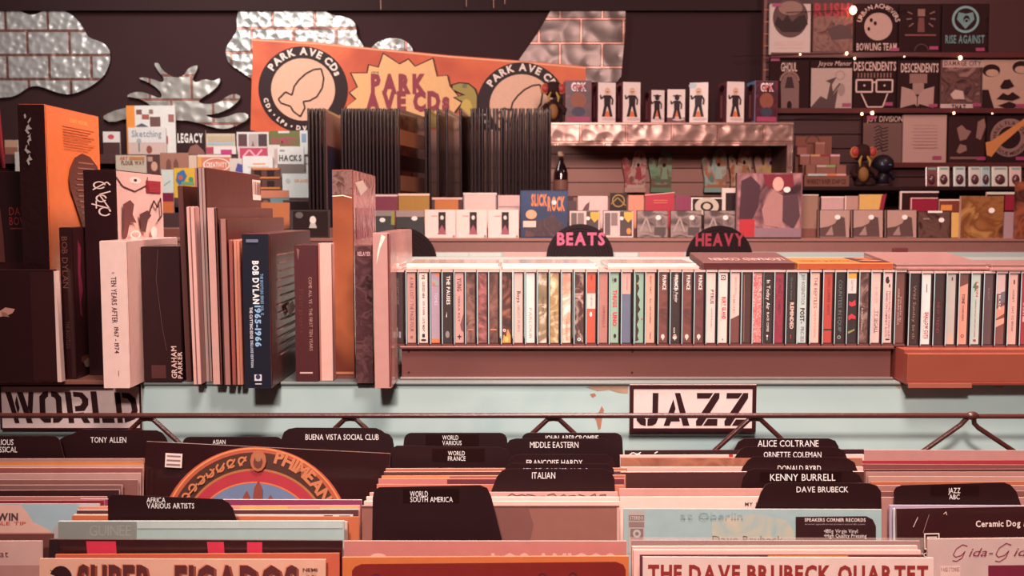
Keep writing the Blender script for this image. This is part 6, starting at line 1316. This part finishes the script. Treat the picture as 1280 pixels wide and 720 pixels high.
book('book with three dark photographs on a white cover', 296, 336, 165, 0, 'd8d0cc', lambda q: [q.rect(298, 167.5, 309, 190, M('5a3a3c')), q.rect(311, 167.5, 322, 190, M('b0a09c')), q.rect(323, 167.5, 334, 190, M('4a3436')), q.poly([(313, 190), (316, 176), (321, 190)], M('7a605c'))])
book('green comic with a pink title under the banner', 337, 374, 163.5, 0, '6a6a38', lambda q: [q.text('NO MERCY', 340, 172, 370, 180, M('b03a5a'), bold=2), q.rect(348, 163.8, 362, 166.5, M('d0ccc0'))])
book('pale booklet with a blue strip against the poster rack', 375, 387, 163, 0, 'c8ccc8', lambda q: q.rect(377, 167, 383, 178, M('7a90a8')))
book('small white card with a red mark right of the orange box set', 129, 150, 164.5, 0, 'd8d0cc', lambda q: [q.disc(139, 171, 4, M('c04a50'), 3), q.rect(129, 178, 150, 193, M('4a2c2c'))])
book('beige book with red and brown title words', 145, 183, 194, 1, 'c0b09c', lambda q: [q.text('ART', 150, 196, 160, 200, M('b03a30'), bold=2), q.rect(162, 196, 181, 200, M('b87848')), q.text('FLOUR WAY', 152, 201, 181, 206, M('6a4a40'), bold=2)])
book('dark photograph book beside the brown two-figure book', 184, 200, 193, 1, '5a3432', lambda q: [q.disc(193, 208, 4, M('c89a84'), 6), q.rect(185, 196, 191, 202, M('b08a7c'))])
book('pinkish brown book with two dark figures', 200.5, 235, 191, 1, 'a06e5e', lambda q: [q.poly([(207, 222), (208, 202), (211, 198), (214, 202), (214, 222)], M('74483e')), q.poly([(217, 222), (217, 203), (220, 198), (223, 203), (224, 222)], M('74483e'))])
book('cream book left of the salmon CREATIVITY book', 236, 246, 194, 1, 'd0b4a0')
book('salmon CREATIVITY book with a white oval', 247, 289, 193.5, 1, 'd0785c', lambda q: [q.rect(247, 193.5, 289, 196.5, M('e0c8bc')), q.rect(247, 196, 252, 222, M('d8a050')), q.ring(271, 206, 15, 17, M('ecd8cc'), 0, 360, 30, .5), q.text('CREATIVITY', 258, 203, 284, 209, M('ecd8cc'), bold=2)])
book('cream book with a blue violet corner right of CREATIVITY', 287, 303, 198, 1, 'd0c0b4', lambda q: q.poly([(294, 214), (297, 204), (303, 206), (303, 216)], M('4a4a90')), dy=.02)
book('red and pink lettered book above the white orange-titled one', 298, 334, 183, 1, 'd0b8b4', lambda q: [q.rect(300, 185, 334, 198, M('b8405c')), q.line([(304, 196), (312, 187), (320, 196), (328, 187)], 2, M('e0a8b4'))])
book('white book with a small orange title in the second tier', 303.5, 341, 195, 1, 'dcd8d4', lambda q: [q.rect(316, 204, 332, 205.5, M('e0985c')), q.rect(310, 208, 336, 209.2, M('d8b8a0'))], dy=.02)
book('white book with faded grey title left of HACKS', 335, 350, 181, 1, 'd4c8c2', lambda q: [q.rect(343, 186, 349, 205, M('c0a49c'))])
book('white HACKS book with a grey lower half', 347, 380, 183, 1, 'd8d4cf', lambda q: [q.text('HACKS', 349, 194, 377, 201, M('4a4444'), bold=2), q.rect(347, 205, 380, 222, M('7a6a66')), q.rect(350, 187, 356, 189, M('9a9490'))], dy=.02)
book('white book partly hidden by the left poster panels', 379, 391, 196, 1, 'd0d0cc', lambda q: q.rect(381, 204, 388, 205.5, M('8a8a88')))
book('pale teal booklet left of the yellow book', 202, 217, 212, 2, 'c8ccc4', lambda q: q.line([(205, 232), (213, 226)], 1.2, M('8aa09c')))
book('yellow book with blue and green blots', 217.5, 244, 210, 2, 'd8a83a', lambda q: [q.poly([(220, 226), (222, 216), (230, 212), (234, 220), (230, 228), (224, 232)], M('3a6a9a')), q.disc(226, 222, 3, M('c05a3a')), q.disc(239, 224, 3, M('4a8a5a')), q.rect(227, 227, 243, 231, M('6a9a70'))])
book('pink book right of the yellow one', 244.5, 254, 210, 2, 'c06a78')
book('brown book with a grid of orange squares', 314, 351, 210, 2, '5e3a34', lambda q: [[q.rect(a, b, a+9, b+8, M('3a2626')) for a in (318, 334) for b in (213, 226)], [q.rect(316, b, 350, b+2.2, M('d07a3c')) for b in (210.2, 221, 234)]])
book('pale book with orange words in the third tier', 353, 388, 217, 2, 'd4d4d0', lambda q: [q.text('ORANGE', 368, 224, 387, 228, M('e0985c'), bold=1), q.disc(360, 226, 3, M('b8b8b4'))])
book('teal book with an orange top, beside the grid book', 326, 361, 238, 3, '6a8a8c', lambda q: [q.rect(326, 238, 361, 247, M('c87a5c')), q.rect(326, 248, 338, 266, M('4a2c2a')), q.disc(332, 254, 4, M('8a5a40'))])
book('black low book below the pale orange-titled one', 354, 388, 250, 3, '33201f', lambda q: q.rect(354, 250, 388, 252, M('5a4440')))
book('maroon book with an orange foot under the pale teal booklet', 203, 217, 241, 3, '7a1c3c', lambda q: q.rect(203, 252, 217, 266, M('c86a3c')))
book('pale brown book left of the orange box set', 6, 22, 175, 0, 'b08a74', lambda q: q.rect(6, 184, 22, 193, M('8a5a48')))
book('grey white book peeking left of the orange box set', 19, 34, 190, 1, 'b4b0a8')

# red cloth at the left edge
p = P(2, 210, 2.6); g = G()
top_, n = P(0, -40, 2.6).z, 14
for i in range(n):
    pass
vs_, fs = [], []
for j in range(9):
    z = p.z + (top_ - p.z)*j/8; wdt = .075 - .006*j
    for i in range(n+1):
        u = i/n; vs_.append((-.20 + u*(.20 + wdt*.35) - .02, .018*math.sin(u*16 + j*.2), z - p.z))
for j in range(8):
    for i in range(n): a = j*(n+1) + i; fs.append((a, a+1, a+n+2, a+n+1))
g.add(vs_, fs, M('7e1c24', .9, vs_=90, var=.3), True)
o = g.build('hanging_cloth', None, (p.x, 2.6, p.z)); sm = o.modifiers.new('thickness', 'SOLIDIFY'); sm.thickness = .006
tag(o, 'red cloth hanging at the left border of the photograph', 'cloth')
